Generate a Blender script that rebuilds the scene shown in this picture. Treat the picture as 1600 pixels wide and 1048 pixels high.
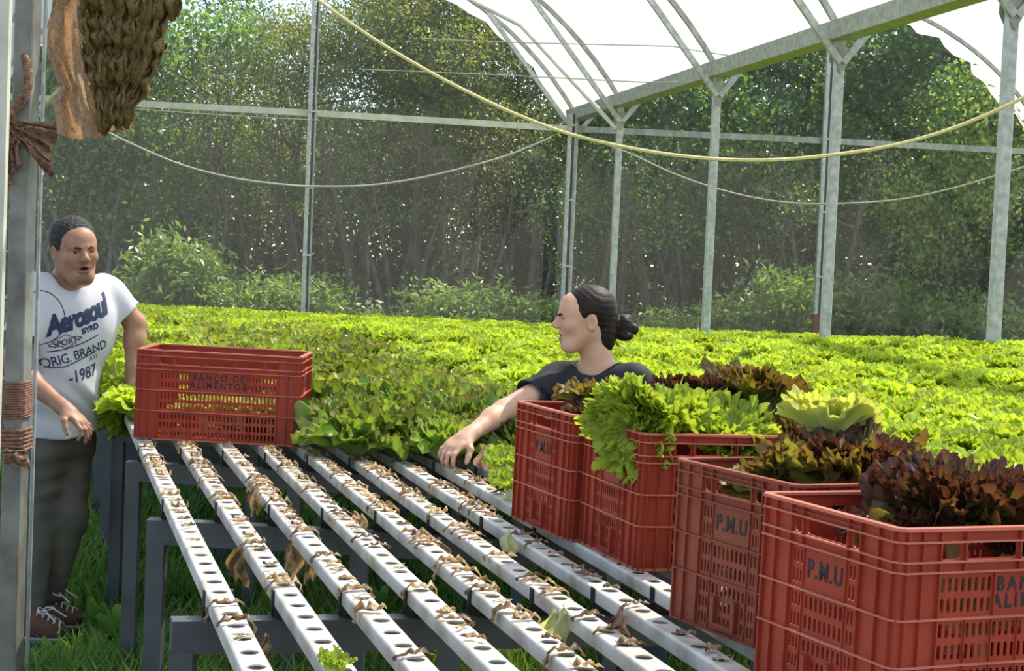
import bpy, bmesh, math, random
import numpy as np
from mathutils import Vector, Matrix, Euler
from mathutils.bvhtree import BVHTree

for o in list(bpy.data.objects):
    bpy.data.objects.remove(o, do_unlink=True)
SC = bpy.context.scene
COL = SC.collection

# ------------------------------------------------------------------ camera
FPX, PITCH, ROLL, CAMZ = 2536.0, 0.0486, 0.0428, 1.5
_fw = Vector((0, math.cos(PITCH), -math.sin(PITCH)))
_u0 = Vector((0, math.sin(PITCH), math.cos(PITCH)))
_x0 = Vector((1, 0, 0))
_R = _x0 * math.cos(ROLL) + _u0 * math.sin(ROLL)
_U = -_x0 * math.sin(ROLL) + _u0 * math.cos(ROLL)
CPOS = Vector((0, 0, CAMZ))
cd = bpy.data.cameras.new('camera')
cam = bpy.data.objects.new('camera', cd)
COL.objects.link(cam)
cam.matrix_world = Matrix((( _R.x, _U.x, -_fw.x, CPOS.x), (_R.y, _U.y, -_fw.y, CPOS.y), (_R.z, _U.z, -_fw.z, CPOS.z), (0, 0, 0, 1)))
cd.sensor_width = 36.0
cd.sensor_fit = 'HORIZONTAL'
cd.lens = 36.0 * FPX / 1600.0
cd.clip_start = 0.05
cd.clip_end = 500
SC.camera = cam

def at(px, py, d):
    """world point that the photograph shows at pixel (px, py) at forward distance d"""
    return CPOS + _R * ((px - 800) / FPX * d) + _U * (-(py - 524) / FPX * d) + _fw * d

# ------------------------------------------------------------------ light
SUN_EL, SUN_AZ = math.radians(56), math.radians(47)     # azimuth: from straight ahead towards the right
w = bpy.data.worlds.new('sky'); SC.world = w; w.use_nodes = True
nt = w.node_tree; nt.nodes.clear()
bg = nt.nodes.new('ShaderNodeBackground'); out = nt.nodes.new('ShaderNodeOutputWorld')
sky = nt.nodes.new('ShaderNodeTexSky'); sky.sky_type = 'NISHITA'; sky.sun_disc = False
sky.sun_elevation = SUN_EL; sky.sun_rotation = SUN_AZ; sky.altitude = 600; sky.air_density = 1.0; sky.dust_density = 0.6; sky.ozone_density = 1.0
nt.links.new(sky.outputs[0], bg.inputs[0]); bg.inputs[1].default_value = 0.33
nt.links.new(bg.outputs[0], out.inputs[0])
sl = bpy.data.lights.new('sun', 'SUN'); sl.energy = 13.6; sl.angle = math.radians(0.9); sl.color = (1.0, 0.91, 0.76)
sun = bpy.data.objects.new('sun', sl); COL.objects.link(sun)
_sd = Vector((math.sin(SUN_AZ) * math.cos(SUN_EL), math.cos(SUN_AZ) * math.cos(SUN_EL), math.sin(SUN_EL)))
sun.rotation_euler = _sd.to_track_quat('Z', 'Y').to_euler()
SC.view_settings.view_transform = 'Standard'
SC.view_settings.look = 'None'
SC.view_settings.exposure = 0.0
SC.view_settings.gamma = 1.0
SC.view_settings.use_curve_mapping = False

# ------------------------------------------------------------------ helpers
def tag(o, label=None, cat=None, group=None, kind=None):
    if label: o['label'] = label
    if cat: o['category'] = cat
    if group: o['group'] = group
    if kind: o['kind'] = kind
    return o

def empty(name, loc=(0, 0, 0), label=None, cat=None, group=None, kind=None):
    o = bpy.data.objects.new(name, None); COL.objects.link(o); o.location = loc
    o.empty_display_size = 0.05
    return tag(o, label, cat, group, kind)

def link(name, me, mat=None, parent=None, loc=None, rot=None):
    o = bpy.data.objects.new(name, me); COL.objects.link(o)
    if mat is not None and len(me.materials) == 0:
        for m in (mat if isinstance(mat, (list, tuple)) else [mat]): me.materials.append(m)
    if parent is not None: o.parent = parent
    if loc is not None: o.location = loc
    if rot is not None: o.rotation_euler = rot
    return o

def np_mesh(name, V, Q=None, T=None, smooth=True):
    """mesh from numpy arrays: V (n,3), quads Q (m,4), tris T (k,3)"""
    me = bpy.data.meshes.new(name)
    V = np.asarray(V, np.float32)
    me.vertices.add(len(V)); me.vertices.foreach_set('co', V.ravel())
    idx = []; start = []; tot = []
    s = 0
    if Q is not None and len(Q):
        Q = np.asarray(Q, np.int32); idx.append(Q.ravel()); start.append(s + 4 * np.arange(len(Q))); s += 4 * len(Q); tot.append(np.full(len(Q), 4))
    if T is not None and len(T):
        T = np.asarray(T, np.int32); idx.append(T.ravel()); start.append(s + 3 * np.arange(len(T))); s += 3 * len(T); tot.append(np.full(len(T), 3))
    idx = np.concatenate(idx).astype(np.int32); start = np.concatenate(start).astype(np.int32); tot = np.concatenate(tot).astype(np.int32)
    me.loops.add(len(idx)); me.loops.foreach_set('vertex_index', idx)
    me.polygons.add(len(start)); me.polygons.foreach_set('loop_start', start); me.polygons.foreach_set('loop_total', tot)
    if smooth: me.polygons.foreach_set('use_smooth', np.ones(len(start), bool))
    me.update(calc_edges=True)
    return me

class MB:
    """collects shapes for ONE mesh"""
    def __init__(s): s.v = []; s.f = []
    def add(s, vs, fs):
        n = len(s.v); s.v += [tuple(v) for v in vs]; s.f += [tuple(i + n for i in f) for f in fs]; return s
    def box(s, a, b, M=None):
        (x0, y0, z0), (x1, y1, z1) = a, b
        vs = [(x0, y0, z0), (x1, y0, z0), (x1, y1, z0), (x0, y1, z0), (x0, y0, z1), (x1, y0, z1), (x1, y1, z1), (x0, y1, z1)]
        if M is not None: vs = [tuple(M @ Vector(v)) for v in vs]
        return s.add(vs, [(0, 3, 2, 1), (4, 5, 6, 7), (0, 1, 5, 4), (1, 2, 6, 5), (2, 3, 7, 6), (3, 0, 4, 7)])
    def bar(s, p, q, wx, wy, up=(0, 0, 1)):
        """box section wx (sideways) by wy (along up) from p to q"""
        p, q = Vector(p), Vector(q); d = (q - p); L = d.length; d = d / L
        up = Vector(up); x = d.cross(up)
        if x.length < 1e-4: x = d.cross(Vector((1, 0, 0)))
        x.normalize(); y = x.cross(d).normalized()
        vs = []
        for e in (p, q):
            for sx, sy in ((-1, -1), (1, -1), (1, 1), (-1, 1)): vs.append(e + x * (sx * wx / 2) + y * (sy * wy / 2))
        return s.add(vs, [(3, 2, 1, 0), (4, 5, 6, 7), (0, 1, 5, 4), (1, 2, 6, 5), (2, 3, 7, 6), (3, 0, 4, 7)])
    def tube(s, pts, r, n=8, cap=True):
        pts = [Vector(p) for p in pts]; m = len(pts)
        rr = r if isinstance(r, (list, tuple)) else [r] * m
        vs = []; t0 = (pts[1] - pts[0]).normalized()
        a = t0.cross(Vector((0.31, 0.22, 0.93)))
        if a.length < 1e-3: a = t0.cross(Vector((1, 0, 0)))
        a.normalize()
        for i in range(m):
            t = (pts[min(i + 1, m - 1)] - pts[max(i - 1, 0)]).normalized()
            a = (a - t * a.dot(t)).normalized(); b = t.cross(a)
            for k in range(n):
                th = 2 * math.pi * k / n
                vs.append(pts[i] + (a * math.cos(th) + b * math.sin(th)) * rr[i])
        fs = []
        for i in range(m - 1):
            for k in range(n):
                k2 = (k + 1) % n
                fs.append((i * n + k, i * n + k2, (i + 1) * n + k2, (i + 1) * n + k))
        if cap: fs.append(tuple(range(n - 1, -1, -1))); fs.append(tuple((m - 1) * n + k for k in range(n)))
        return s.add(vs, fs)
    def build(s, name, mat=None, parent=None, smooth=False, loc=None, rot=None):
        me = s.mesh(name, smooth)
        return link(name, me, mat, parent, loc, rot)
    def mesh(s, name, smooth=False):
        me = bpy.data.meshes.new(name); me.from_pydata([tuple(v) for v in s.v], [], s.f); me.update()
        if smooth:
            me.polygons.foreach_set('use_smooth', np.ones(len(me.polygons), bool))
            try: me.set_sharp_from_angle(angle=math.radians(40))
            except Exception: pass
        return me

def sag(p, q, drop, n=24):
    p, q = Vector(p), Vector(q)
    return [p.lerp(q, i / n) - Vector((0, 0, drop * 4 * (i / n) * (1 - i / n))) for i in range(n + 1)]

# ------------------------------------------------------------------ materials
def nodes(name):
    m = bpy.data.materials.new(name); m.use_nodes = True
    nt = m.node_tree
    b = nt.nodes['Principled BSDF']; o = nt.nodes['Material Output']
    return m, nt, b, o

def N(nt, typ, **kw):
    n = nt.nodes.new(typ)
    for k, v in kw.items():
        if k.startswith('i_'): n.inputs[int(k[2:])].default_value = v
        else: setattr(n, k, v)
    return n

def ramp(nt, fac, stops):
    r = nt.nodes.new('ShaderNodeValToRGB')
    e = r.color_ramp.elements
    while len(e) < len(stops): e.new(0.5)
    for k, (p, c) in enumerate(stops): e[k].position = p; e[k].color = (*c, 1) if len(c) == 3 else c
    nt.links.new(fac, r.inputs[0]); return r

def surf(name, c1, c2=None, scale=8, rough=0.6, metal=0.0, bump=0.0, bscale=60, stretch=None, spec=0.5, lo=0.35, hi=0.65, detail=4):
    """plain surface: two colours mixed by noise, fine bump"""
    m, nt, b, o = nodes(name)
    b.inputs['Roughness'].default_value = rough; b.inputs['Metallic'].default_value = metal
    b.inputs['Specular IOR Level'].default_value = spec
    tc = N(nt, 'ShaderNodeTexCoord'); vec = tc.outputs['Object']
    if stretch:
        mp = N(nt, 'ShaderNodeMapping'); mp.inputs['Scale'].default_value = stretch
        nt.links.new(vec, mp.inputs[0]); vec = mp.outputs[0]
    if c2 is None: b.inputs['Base Color'].default_value = (*c1, 1)
    else:
        n = N(nt, 'ShaderNodeTexNoise'); n.inputs['Scale'].default_value = scale; n.inputs['Detail'].default_value = detail
        nt.links.new(vec, n.inputs['Vector'])
        r = ramp(nt, n.outputs['Fac'], [(lo, c1), (hi, c2)])
        nt.links.new(r.outputs[0], b.inputs['Base Color'])
    if bump:
        n2 = N(nt, 'ShaderNodeTexNoise'); n2.inputs['Scale'].default_value = bscale; n2.inputs['Detail'].default_value = 3
        nt.links.new(vec, n2.inputs['Vector'])
        bp = N(nt, 'ShaderNodeBump'); bp.inputs['Strength'].default_value = bump; bp.inputs['Distance'].default_value = 0.01
        nt.links.new(n2.outputs['Fac'], bp.inputs['Height']); nt.links.new(bp.outputs[0], b.inputs['Normal'])
    return m

def leafmat(name, stops, trans=0.45, tcol=(1.15, 1.1, 0.55), rough=0.45, attr=True, var=0.25, spec=0.4, nscale=1.6):
    """leaf: colour runs along the stored 0..1 attribute 'edge' (or is noise), light passes through"""
    m, nt, b, o = nodes(name)
    oi = N(nt, 'ShaderNodeObjectInfo')
    if attr:
        a = N(nt, 'ShaderNodeAttribute', attribute_name='edge'); fac = a.outputs['Fac']
    else:
        tc = N(nt, 'ShaderNodeTexCoord'); n = N(nt, 'ShaderNodeTexNoise'); n.inputs['Scale'].default_value = nscale
        n.inputs['Detail'].default_value = 6
        nt.links.new(tc.outputs['Object'], n.inputs['Vector']); fac = n.outputs['Fac']
    r = ramp(nt, fac, stops)
    hs = N(nt, 'ShaderNodeHueSaturation')
    mr = N(nt, 'ShaderNodeMapRange'); mr.inputs[3].default_value = 1 - var; mr.inputs[4].default_value = 1 + var
    nt.links.new(oi.outputs['Random'], mr.inputs[0]); nt.links.new(mr.outputs[0], hs.inputs['Value'])
    nt.links.new(r.outputs[0], hs.inputs['Color'])
    nt.links.new(hs.outputs[0], b.inputs['Base Color'])
    b.inputs['Roughness'].default_value = rough; b.inputs['Specular IOR Level'].default_value = spec
    t = N(nt, 'ShaderNodeBsdfTranslucent')
    mx = N(nt, 'ShaderNodeMix', data_type='RGBA', blend_type='MULTIPLY'); mx.inputs[0].default_value = 1.0
    nt.links.new(hs.outputs[0], mx.inputs[6]); mx.inputs[7].default_value = (*tcol, 1)
    nt.links.new(mx.outputs[2], t.inputs[0])
    ms = N(nt, 'ShaderNodeMixShader'); ms.inputs[0].default_value = trans
    nt.links.new(b.outputs[0], ms.inputs[1]); nt.links.new(t.outputs[0], ms.inputs[2]); nt.links.new(ms.outputs[0], o.inputs[0])
    return m

def film(name, clear, tcol, dirt=None, diff=0.2):
    """sheet or net: part of the light goes straight through, the rest is scattered"""
    m, nt, b, o = nodes(name)
    nt.nodes.remove(b)
    tr = N(nt, 'ShaderNodeBsdfTransparent'); tl = N(nt, 'ShaderNodeBsdfTranslucent'); df = N(nt, 'ShaderNodeBsdfDiffuse')
    tl.inputs[0].default_value = (*tcol, 1); df.inputs[0].default_value = (*tcol, 1)
    if dirt:
        tc = N(nt, 'ShaderNodeTexCoord'); mp = N(nt, 'ShaderNodeMapping'); mp.inputs['Scale'].default_value = (0.5, 9, 0.5)
        nt.links.new(tc.outputs['UV'], mp.inputs[0])
        n = N(nt, 'ShaderNodeTexNoise'); n.inputs['Scale'].default_value = 5; n.inputs['Detail'].default_value = 5
        nt.links.new(mp.outputs[0], n.inputs['Vector'])
        r = ramp(nt, n.outputs['Fac'], [(0.40, tcol), (0.78, dirt)])
        nt.links.new(r.outputs[0], tl.inputs[0]); nt.links.new(r.outputs[0], df.inputs[0])
    m1 = N(nt, 'ShaderNodeMixShader'); m1.inputs[0].default_value = diff
    nt.links.new(tl.outputs[0], m1.inputs[1]); nt.links.new(df.outputs[0], m1.inputs[2])
    m2 = N(nt, 'ShaderNodeMixShader'); m2.inputs[0].default_value = 1 - clear
    nt.links.new(tr.outputs[0], m2.inputs[1]); nt.links.new(m1.outputs[0], m2.inputs[2]); nt.links.new(m2.outputs[0], o.inputs[0])
    return m

M = {}
M['ground'] = surf('soil_and_grass', (0.035, 0.045, 0.018), (0.075, 0.055, 0.032), scale=3.5, rough=0.95, bump=0.6, bscale=40)
M['zinc'] = surf('galvanised_steel', (0.30, 0.32, 0.30), (0.46, 0.48, 0.46), scale=22, rough=0.5, metal=0.35, bump=0.08, bscale=120)
M['zinc_dull'] = surf('weathered_galvanised_steel', (0.22, 0.23, 0.215), (0.36, 0.375, 0.35), scale=14, rough=0.6, metal=0.25, bump=0.1, bscale=90, stretch=(1, 1, .4))
M['pipe'] = surf('mossy_grey_pipe', (0.42, 0.43, 0.34), (0.55, 0.55, 0.46), scale=9, rough=0.6)
M['rust'] = surf('rusty_steel', (0.16, 0.07, 0.045), (0.24, 0.13, 0.09), scale=12, rough=0.8)
M['darkpost'] = surf('dark_grey_painted_steel', (0.040, 0.047, 0.055), (0.062, 0.070, 0.080), scale=9, rough=0.45, bump=0.05)
M['black'] = surf('black_plastic', (0.012, 0.012, 0.014), rough=0.45)
M['channel'] = surf('white_plastic_channel', (0.38, 0.33, 0.25), (0.63, 0.60, 0.54), scale=11, rough=0.45, lo=0.30, hi=0.56, detail=8)
M['film'] = film('milky_roof_film', 0.46, (0.60, 0.62, 0.62), (0.53, 0.51, 0.44))
M['net'] = film('grey_insect_net', 0.85, (0.36, 0.36, 0.345), diff=0.5)
M['net_top'] = film('thin_insect_net', 0.91, (0.42, 0.44, 0.43), diff=0.5)
M['wire'] = surf('thin_wire', (0.32, 0.32, 0.28), rough=0.5)
M['rope'] = surf('yellowed_rope', (0.50, 0.44, 0.20), (0.62, 0.56, 0.30), scale=60, rough=0.8)
# ------------------------------------------------------------------ ground
def ground():
    n = 60
    xs = np.linspace(-45, 45, n); ys = np.linspace(-6, 80, n)
    X, Y = np.meshgrid(xs, ys, indexing='ij')
    Z = -0.02 + 0.0 * X + np.clip((Y - 24) * 0.02, 0, 1.2)
    V = np.stack([X, Y, Z], -1).reshape(-1, 3)
    i = np.arange(n * n).reshape(n, n)
    Q = np.stack([i[:-1, :-1], i[1:, :-1], i[1:, 1:], i[:-1, 1:]], -1).reshape(-1, 4)
    o = link('ground', np_mesh('ground', V, Q), M['ground'])
    tag(o, kind='structure')
ground()

# ------------------------------------------------------------------ greenhouse frame
GZ = None
PP = [at(900, 182, 19.95), at(1008, 162, 18.0), at(1145, 112, 14.76), at(1330, 52, 12.03), at(1584, -28, 9.53)]
GZ = sum(p.z for p in PP) / 5
A = Vector((PP[0].x, PP[0].y, 0)); B = Vector((PP[4].x, PP[4].y, 0))
ROWU = (B - A).normalized()                      # along the gutter, towards the viewer
LAT = Vector((ROWU.y, -ROWU.x, 0)).normalized()  # sideways
if LAT.x > 0: LAT = -LAT                         # to the left
SPOS = [(Vector((p.x, p.y, 0)) - A).dot(ROWU) for p in PP]
HW_L, HW_R, ANG = 3.4, 3.2, math.radians(57)
def arc(hw, t, side):
    """point of the roof arch, t 0 at the gutter .. 2 at the next one"""
    R_ = hw / math.sin(ANG); a = ANG * (1 - t)
    dx = hw - R_ * math.sin(a); dz = R_ * math.cos(a) - R_ * math.cos(ANG)
    return dx * side, dz
def roofpt(s, hw, t, side, lift=0.0):
    dx, dz = arc(hw, t, side)
    return A + ROWU * s + LAT * dx + Vector((0, 0, GZ + 0.03 + dz + lift))

def roof_film(name, hw, side, label):
    ss = np.concatenate([[-0.42, -0.3, -0.15], np.linspace(0, 24, 60)]); ts = np.linspace(0.0, 2.0, 41)
    V = []; UV = []
    rnd = np.random.default_rng(4)
    wob = rnd.normal(0, 1, 41)
    for a, s in enumerate(ss):
        for b, t in enumerate(ts):
            lift = 0.03
            s2 = s
            if s < 0: lift = 0.03 - 0.10 * (s / -0.42) ** 1.5 ; s2 = s - 0.10 * (s / -0.42) * wob[b]
            V.append(roofpt(s2, hw, t, side, lift)); UV.append((t * 3, s))
    m = len(ts); i = np.arange(len(V)).reshape(len(ss), m)
    Q = np.stack([i[:-1, :-1], i[1:, :-1], i[1:, 1:], i[:-1, 1:]], -1).reshape(-1, 4)
    me = np_mesh(name, np.array([tuple(v) for v in V]), Q)
    uv = me.uv_layers.new(name='UVMap'); UV = np.array(UV)
    li = np.empty(len(me.loops), np.int32); me.loops.foreach_get('vertex_index', li)
    uv.data.foreach_set('uv', UV[li].astype(np.float32).ravel())
    o = link(name, me, M['film'])
    return tag(o, label, kind='structure')
roof_film('ceiling', HW_L, 1, 'milky plastic film over the arched bay above the people')
roof_film('ceiling', HW_R, -1, 'milky plastic film over the neighbouring arched bay')

# gutter: folded steel, shallow trough
def gutter(off, side_name, label, s0=-0.1, s1=24):
    p = A + LAT * off
    prof = [(-0.11, 0.075), (-0.085, -0.05), (0.085, -0.05), (0.11, 0.075), (0.104, 0.075), (0.08, -0.043), (-0.08, -0.043), (-0.104, 0.075)]
    vs = []
    for s in (s0, s1):
        for x, z in prof: vs.append(p + ROWU * s + LAT * x + Vector((0, 0, GZ + z)))
    n = len(prof); fs = [(k, (k + 1) % n, n + (k + 1) % n, n + k) for k in range(n)] + [tuple(range(n))[::-1], tuple(range(n, 2 * n))]
    o = MB().add(vs, fs).build('roof_gutter', M['zinc'])
    return tag(o, label, 'gutter')
gutter(0, '', 'long galvanised gutter rising across the top over the post row')
gutter(2 * HW_L, '', 'galvanised gutter at the left edge of the near bay')
gutter(-2 * HW_R, '', 'galvanised gutter at the right edge of the neighbouring bay')

# posts of the row under the gutter
plabels = ['farthest post of the gutter row, meeting the end wall bar', 'slim galvanised post just right of the woman, second farthest of the row',
           'galvanised post mid row, behind the green lettuce crate', 'tall galvanised post of the gutter row beside the dark paired end post',
           'thickest and nearest galvanised post, at the right edge of the picture']
yawU = math.atan2(ROWU.x, -ROWU.y)
for k, s in enumerate(SPOS):
    p = A + ROWU * s
    R3 = Matrix.Translation(p) @ Matrix.Rotation(math.atan2(ROWU.y, ROWU.x), 4, 'Z')
    mb = MB()
    w2 = 0.034
    c = 0.006
    prof = [(-w2 + c, -w2), (w2 - c, -w2), (w2, -w2 + c), (w2, w2 - c), (w2 - c, w2), (-w2 + c, w2), (-w2, w2 - c), (-w2, -w2 + c)]
    vs = [R3 @ Vector((x, y, z)) for z in (-0.02, GZ - 0.045) for x, y in prof]
    n = 8; mb.add(vs, [(j, (j + 1) % n, n + (j + 1) % n, n + j) for j in range(n)] + [tuple(range(n))[::-1], tuple(range(n, 2 * n))])
    post = mb.build('steel_post', M['zinc'])
    tag(post, plabels[k], 'post', 'posts under the gutter')
    # gusset plate and the two short struts of the fork
    g = MB()
    for sd in (1, -1):
        off = ROWU * (0.042 * sd)
        q = [p + off + LAT * x + Vector((0, 0, GZ - 0.05 + z)) for x, z in ((-0.06, -0.15), (0, -0.26), (0.06, -0.15), (0.06, -0.06), (-0.06, -0.06))]
        q2 = [v + ROWU * (0.004 * sd) for v in q]
        g.add(q + q2, [(0, 1, 2, 3, 4), (9, 8, 7, 6, 5)] + [(j, (j + 1) % 5, 5 + (j + 1) % 5, 5 + j) for j in range(5)])
    go = g.build('gusset_plate', M['zinc_dull'], post)
    for sd, hw, nm in ((1, HW_L, 'near'), (-1, HW_R, 'far')):
        lo = p + LAT * (0.01 * sd) + Vector((0, 0, GZ - 0.22)) + ROWU * 0.045
        dx, dz = arc(hw, 0.42, sd); hi = p + LAT * dx + Vector((0, 0, GZ + 0.03 + dz)) + ROWU * 0.03
        b = MB().bar(lo, hi, 0.035, 0.05).build('roof_brace', M['zinc'])
        tag(b, None, 'brace', 'diagonal braces of the roof')
        b['label'] = ['straight roof brace rising left from the farthest row post', 'straight roof brace rising left from the second farthest row post', 'straight roof brace rising left from the middle row post',
                      'straight roof brace rising left from the tall post by the dark pair', 'straight roof brace rising left from the nearest row post'][k] if sd == 1 else \
                     ['short visible strut rising right from the farthest row post', 'short visible strut rising right from the second farthest row post', 'short visible strut rising right from the middle row post',
                      'short visible strut rising right from the tall post by the dark pair', 'short visible strut rising right from the nearest row post'][k]
        pts = [roofpt(s, hw, t, sd, -0.015) for t in np.linspace(0, 2, 33)]
        a_ = MB()
        for q in range(32): a_.bar(pts[q], pts[q + 1], 0.035, 0.045, up=LAT)
        ar = a_.build('roof_arch', M['zinc_dull'])
        tag(ar, (['farthest', 'second farthest', 'middle', 'second nearest', 'nearest'][k] + (' curved roof rib of the bay above the people' if sd == 1 else ' curved roof rib of the neighbouring bay')), 'roof rib', 'arched ribs of the roof')
# wind brace lying in the roof slope
pts = [A + ROWU * (SPOS[1]) + Vector((0, 0, GZ - 0.30)) + LAT * 0.03, roofpt(0.75, HW_L, 0.33, 1, -0.06), roofpt(0.05, HW_L, 0.62, 1, -0.06), roofpt(0.02, HW_L, 0.9, 1, -0.06)]
o = MB().tube(pts, 0.026, 10).build('wind_brace', M['pipe'], smooth=True)
tag(o, 'round pipe brace from the second farthest post up to the farthest arch', 'brace')

# end wall: bar, posts, net
EWA = at(60, 150, 18.85); EWB = at(1720, 240, 20.6)
BZ = (at(490, 178, 19.3).z + at(1290, 222, 20.4).z) / 2
EWA.z = BZ; EWB.z = BZ
ewd = (EWB - EWA).normalized()
def ew(px):   # point of the end wall line seen at column px (ground height)
    lo, hi = 0.0, 1.0
    for _ in range(40):
        m = (lo + hi) / 2; q = EWA.lerp(EWB, m) - CPOS
        if 800 + FPX * q.dot(_R) / q.dot(_fw) < px: lo = m
        else: hi = m
    q = EWA.lerp(EWB, lo); return Vector((q.x, q.y, 0))
for a, b, lab in ((EWA - ewd * 1.5, ew(488) + Vector((0, 0, BZ)), 'left length of the grey end wall rail, from the burlap to the slim pair post'),
                  (ew(488) + Vector((0, 0, BZ)), ew(898) + Vector((0, 0, BZ - .02)), 'middle length of the grey end wall rail, left of the farthest row post'),
                  (ew(898) + Vector((0, 0, BZ - .02)), ew(1288) + Vector((0, 0, BZ)), 'weathered end wall rail between the farthest row post and dark pair post'),
                  (ew(1288) + Vector((0, 0, BZ)), EWB + ewd * 4, 'right length of the weathered end wall rail beyond the dark pair post')):
    o = MB().bar(a, b, 0.05, 0.075).build('wall_rail', M['pipe'] if 'grey' in lab else M['zinc_dull'])
    tag(o, lab, 'rail', 'rails along the end wall')
perp = Vector((-ewd.y, ewd.x, 0))
def pair_post(px, top, lab, rusty):
    p = ew(px) - perp * 0.06
    t = empty('pair_post', p, lab, 'post', 'posts of the end wall')
    MB().box((-0.052, -0.03, -0.02), (-0.004, 0.03, top)).build('post_profile', M['zinc'], t, rot=(0, 0, math.atan2(ewd.y, ewd.x)))
    MB().box((0.004, -0.02, -0.02), (0.028, 0.03, top)).build('post_profile', M['darkpost'], t, rot=(0, 0, math.atan2(ewd.y, ewd.x)))
    MB().box((0.028, -0.03, -0.02), (0.050, 0.03, top)).build('post_profile', M['zinc_dull'], t, rot=(0, 0, math.atan2(ewd.y, ewd.x)))
    if rusty: MB().box((-0.056, -0.034, -0.02), (0.054, 0.034, 0.95)).build('rusty_foot', M['rust'], t, rot=(0, 0, math.atan2(ewd.y, ewd.x)))
    for z in (1.4, 2.2, 3.1):
        MB().box((-0.056, -0.036, z), (0.054, 0.036, z + 0.025)).build('post_clip', M['zinc'], t, rot=(0, 0, math.atan2(ewd.y, ewd.x)))
pair_post(488, 4.95, 'slim twin-profile end wall post left of centre, full picture height', False)
pair_post(1289, 4.6, 'dark twin-profile end wall post with rusty foot', True)
pair_post(893, GZ, 'slim twin-profile end wall post behind the farthest row post', False)
# net: below the rail and the gable above it
def net(name, lo, hi, m, lab, arch=None):
    L = (EWB - EWA).length; n = 60
    V = []; 
    for k in range(n + 1):
        p = EWA + ewd * (-3 + (L + 9) * k / n) + perp * 0.05
        h = hi
        if arch:
            off = (Vector((p.x, p.y, 0)) - A).dot(LAT)
            if 0 <= off <= 2 * HW_L: hw = HW_L; d = hw - off
            elif -2 * HW_R <= off < 0: hw = HW_R; d = hw + off
            else: hw = None
            if hw is None: h = lo + 0.02
            else:
                R_ = hw / math.sin(ANG); h = max(lo + .02, GZ + math.sqrt(max(R_ * R_ - d * d, 0)) - R_ * math.cos(ANG) - 0.02)
        wv = 0.03 * math.sin(k * 1.3) * (0 if arch else 1)
        V += [(p.x + perp.x * wv, p.y + perp.y * wv, lo), (p.x + perp.x * wv * .5, p.y + perp.y * wv * .5, (lo + h) / 2), (p.x, p.y, h)]
    i = np.arange(3 * (n + 1)).reshape(n + 1, 3)
    Q = np.stack([i[:-1, :-1], i[1:, :-1], i[1:, 1:], i[:-1, 1:]], -1).reshape(-1, 4)
    return tag(link(name, np_mesh(name, V, Q), m), lab, kind='structure')
net('wall_back', 0.0, BZ - 0.03, M['net'], 'grey insect net stretched below the end wall rail')
net('wall_back', BZ + 0.03, BZ + 1, M['net_top'], 'thin net filling the arched gable above the rail', arch=True)

# ropes and wires
def rope(name, pts, r, m, lab, cat):
    # smooth through the points
    P = [Vector(p) for p in pts]; out = []
    for i in range(len(P) - 1):
        p0, p1, p2, p3 = P[max(i - 1, 0)], P[i], P[i + 1], P[min(i + 2, len(P) - 1)]
        for k in range(8):
            t = k / 8; out.append(0.5 * ((2 * p1) + (p2 - p0) * t + (2 * p0 - 5 * p1 + 4 * p2 - p3) * t * t + (3 * p1 - p0 - 3 * p2 + p3) * t ** 3))
    out.append(P[-1])
    return tag(MB().tube(out, r, 6).build(name, m, smooth=True), lab, cat)
def lerpd(pix, d0, d1):
    n = len(pix) - 1
    return [at(x, y, d0 + (d1 - d0) * i / n) for i, (x, y) in enumerate(pix)]
rope('slack_rope', lerpd([(440, -42), (500, 2), (580, 58), (660, 106), (740, 148), (820, 184), (900, 212), (1000, 234), (1100, 247), (1200, 250), (1300, 242), (1400, 226), (1500, 196), (1600, 152), (1700, 100), (1850, 10), (2000, -90)], 8.6, 7.6), 0.0095, M['rope'], 'thick yellowed rope sagging across the whole upper picture', 'rope')
rope('slack_rope', lerpd([(150, 196), (200, 222), (280, 256), (360, 277), (440, 288), (500, 291), (580, 289), (660, 277), (740, 258), (800, 240), (862, 214)], 17, 18.5), 0.012, M['wire'], 'thin pale cord sagging in front of the trees on the left', 'cord')
rope('slack_rope', lerpd([(930, 220), (980, 238), (1060, 274), (1140, 300), (1220, 315), (1300, 318), (1400, 312), (1480, 296), (1570, 270), (1650, 244)], 18.6, 18.0), 0.010, M['wire'], 'thin pale cord sagging between the gutter posts on the right', 'cord')
rope('thin_wire', [at(210, 170, 18.6), at(350, 180, 18.7), at(500, 188, 18.8)], 0.006, M['wire'], 'thin wire just below the left end wall rail', 'wire')
rope('thin_wire', [at(660, 60, 17.8), at(800, 66, 17.0), at(1000, 71, 16.0), at(1180, 76, 14.0)], 0.006, M['wire'], 'upper thin wire crossing under the roof film', 'wire')
rope('thin_wire', [at(560, 108, 18.5), at(800, 118, 17.5), at(1000, 128, 16.0), at(1060, 128, 15.2)], 0.006, M['wire'], 'lower thin wire crossing under the roof film', 'wire')
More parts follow.
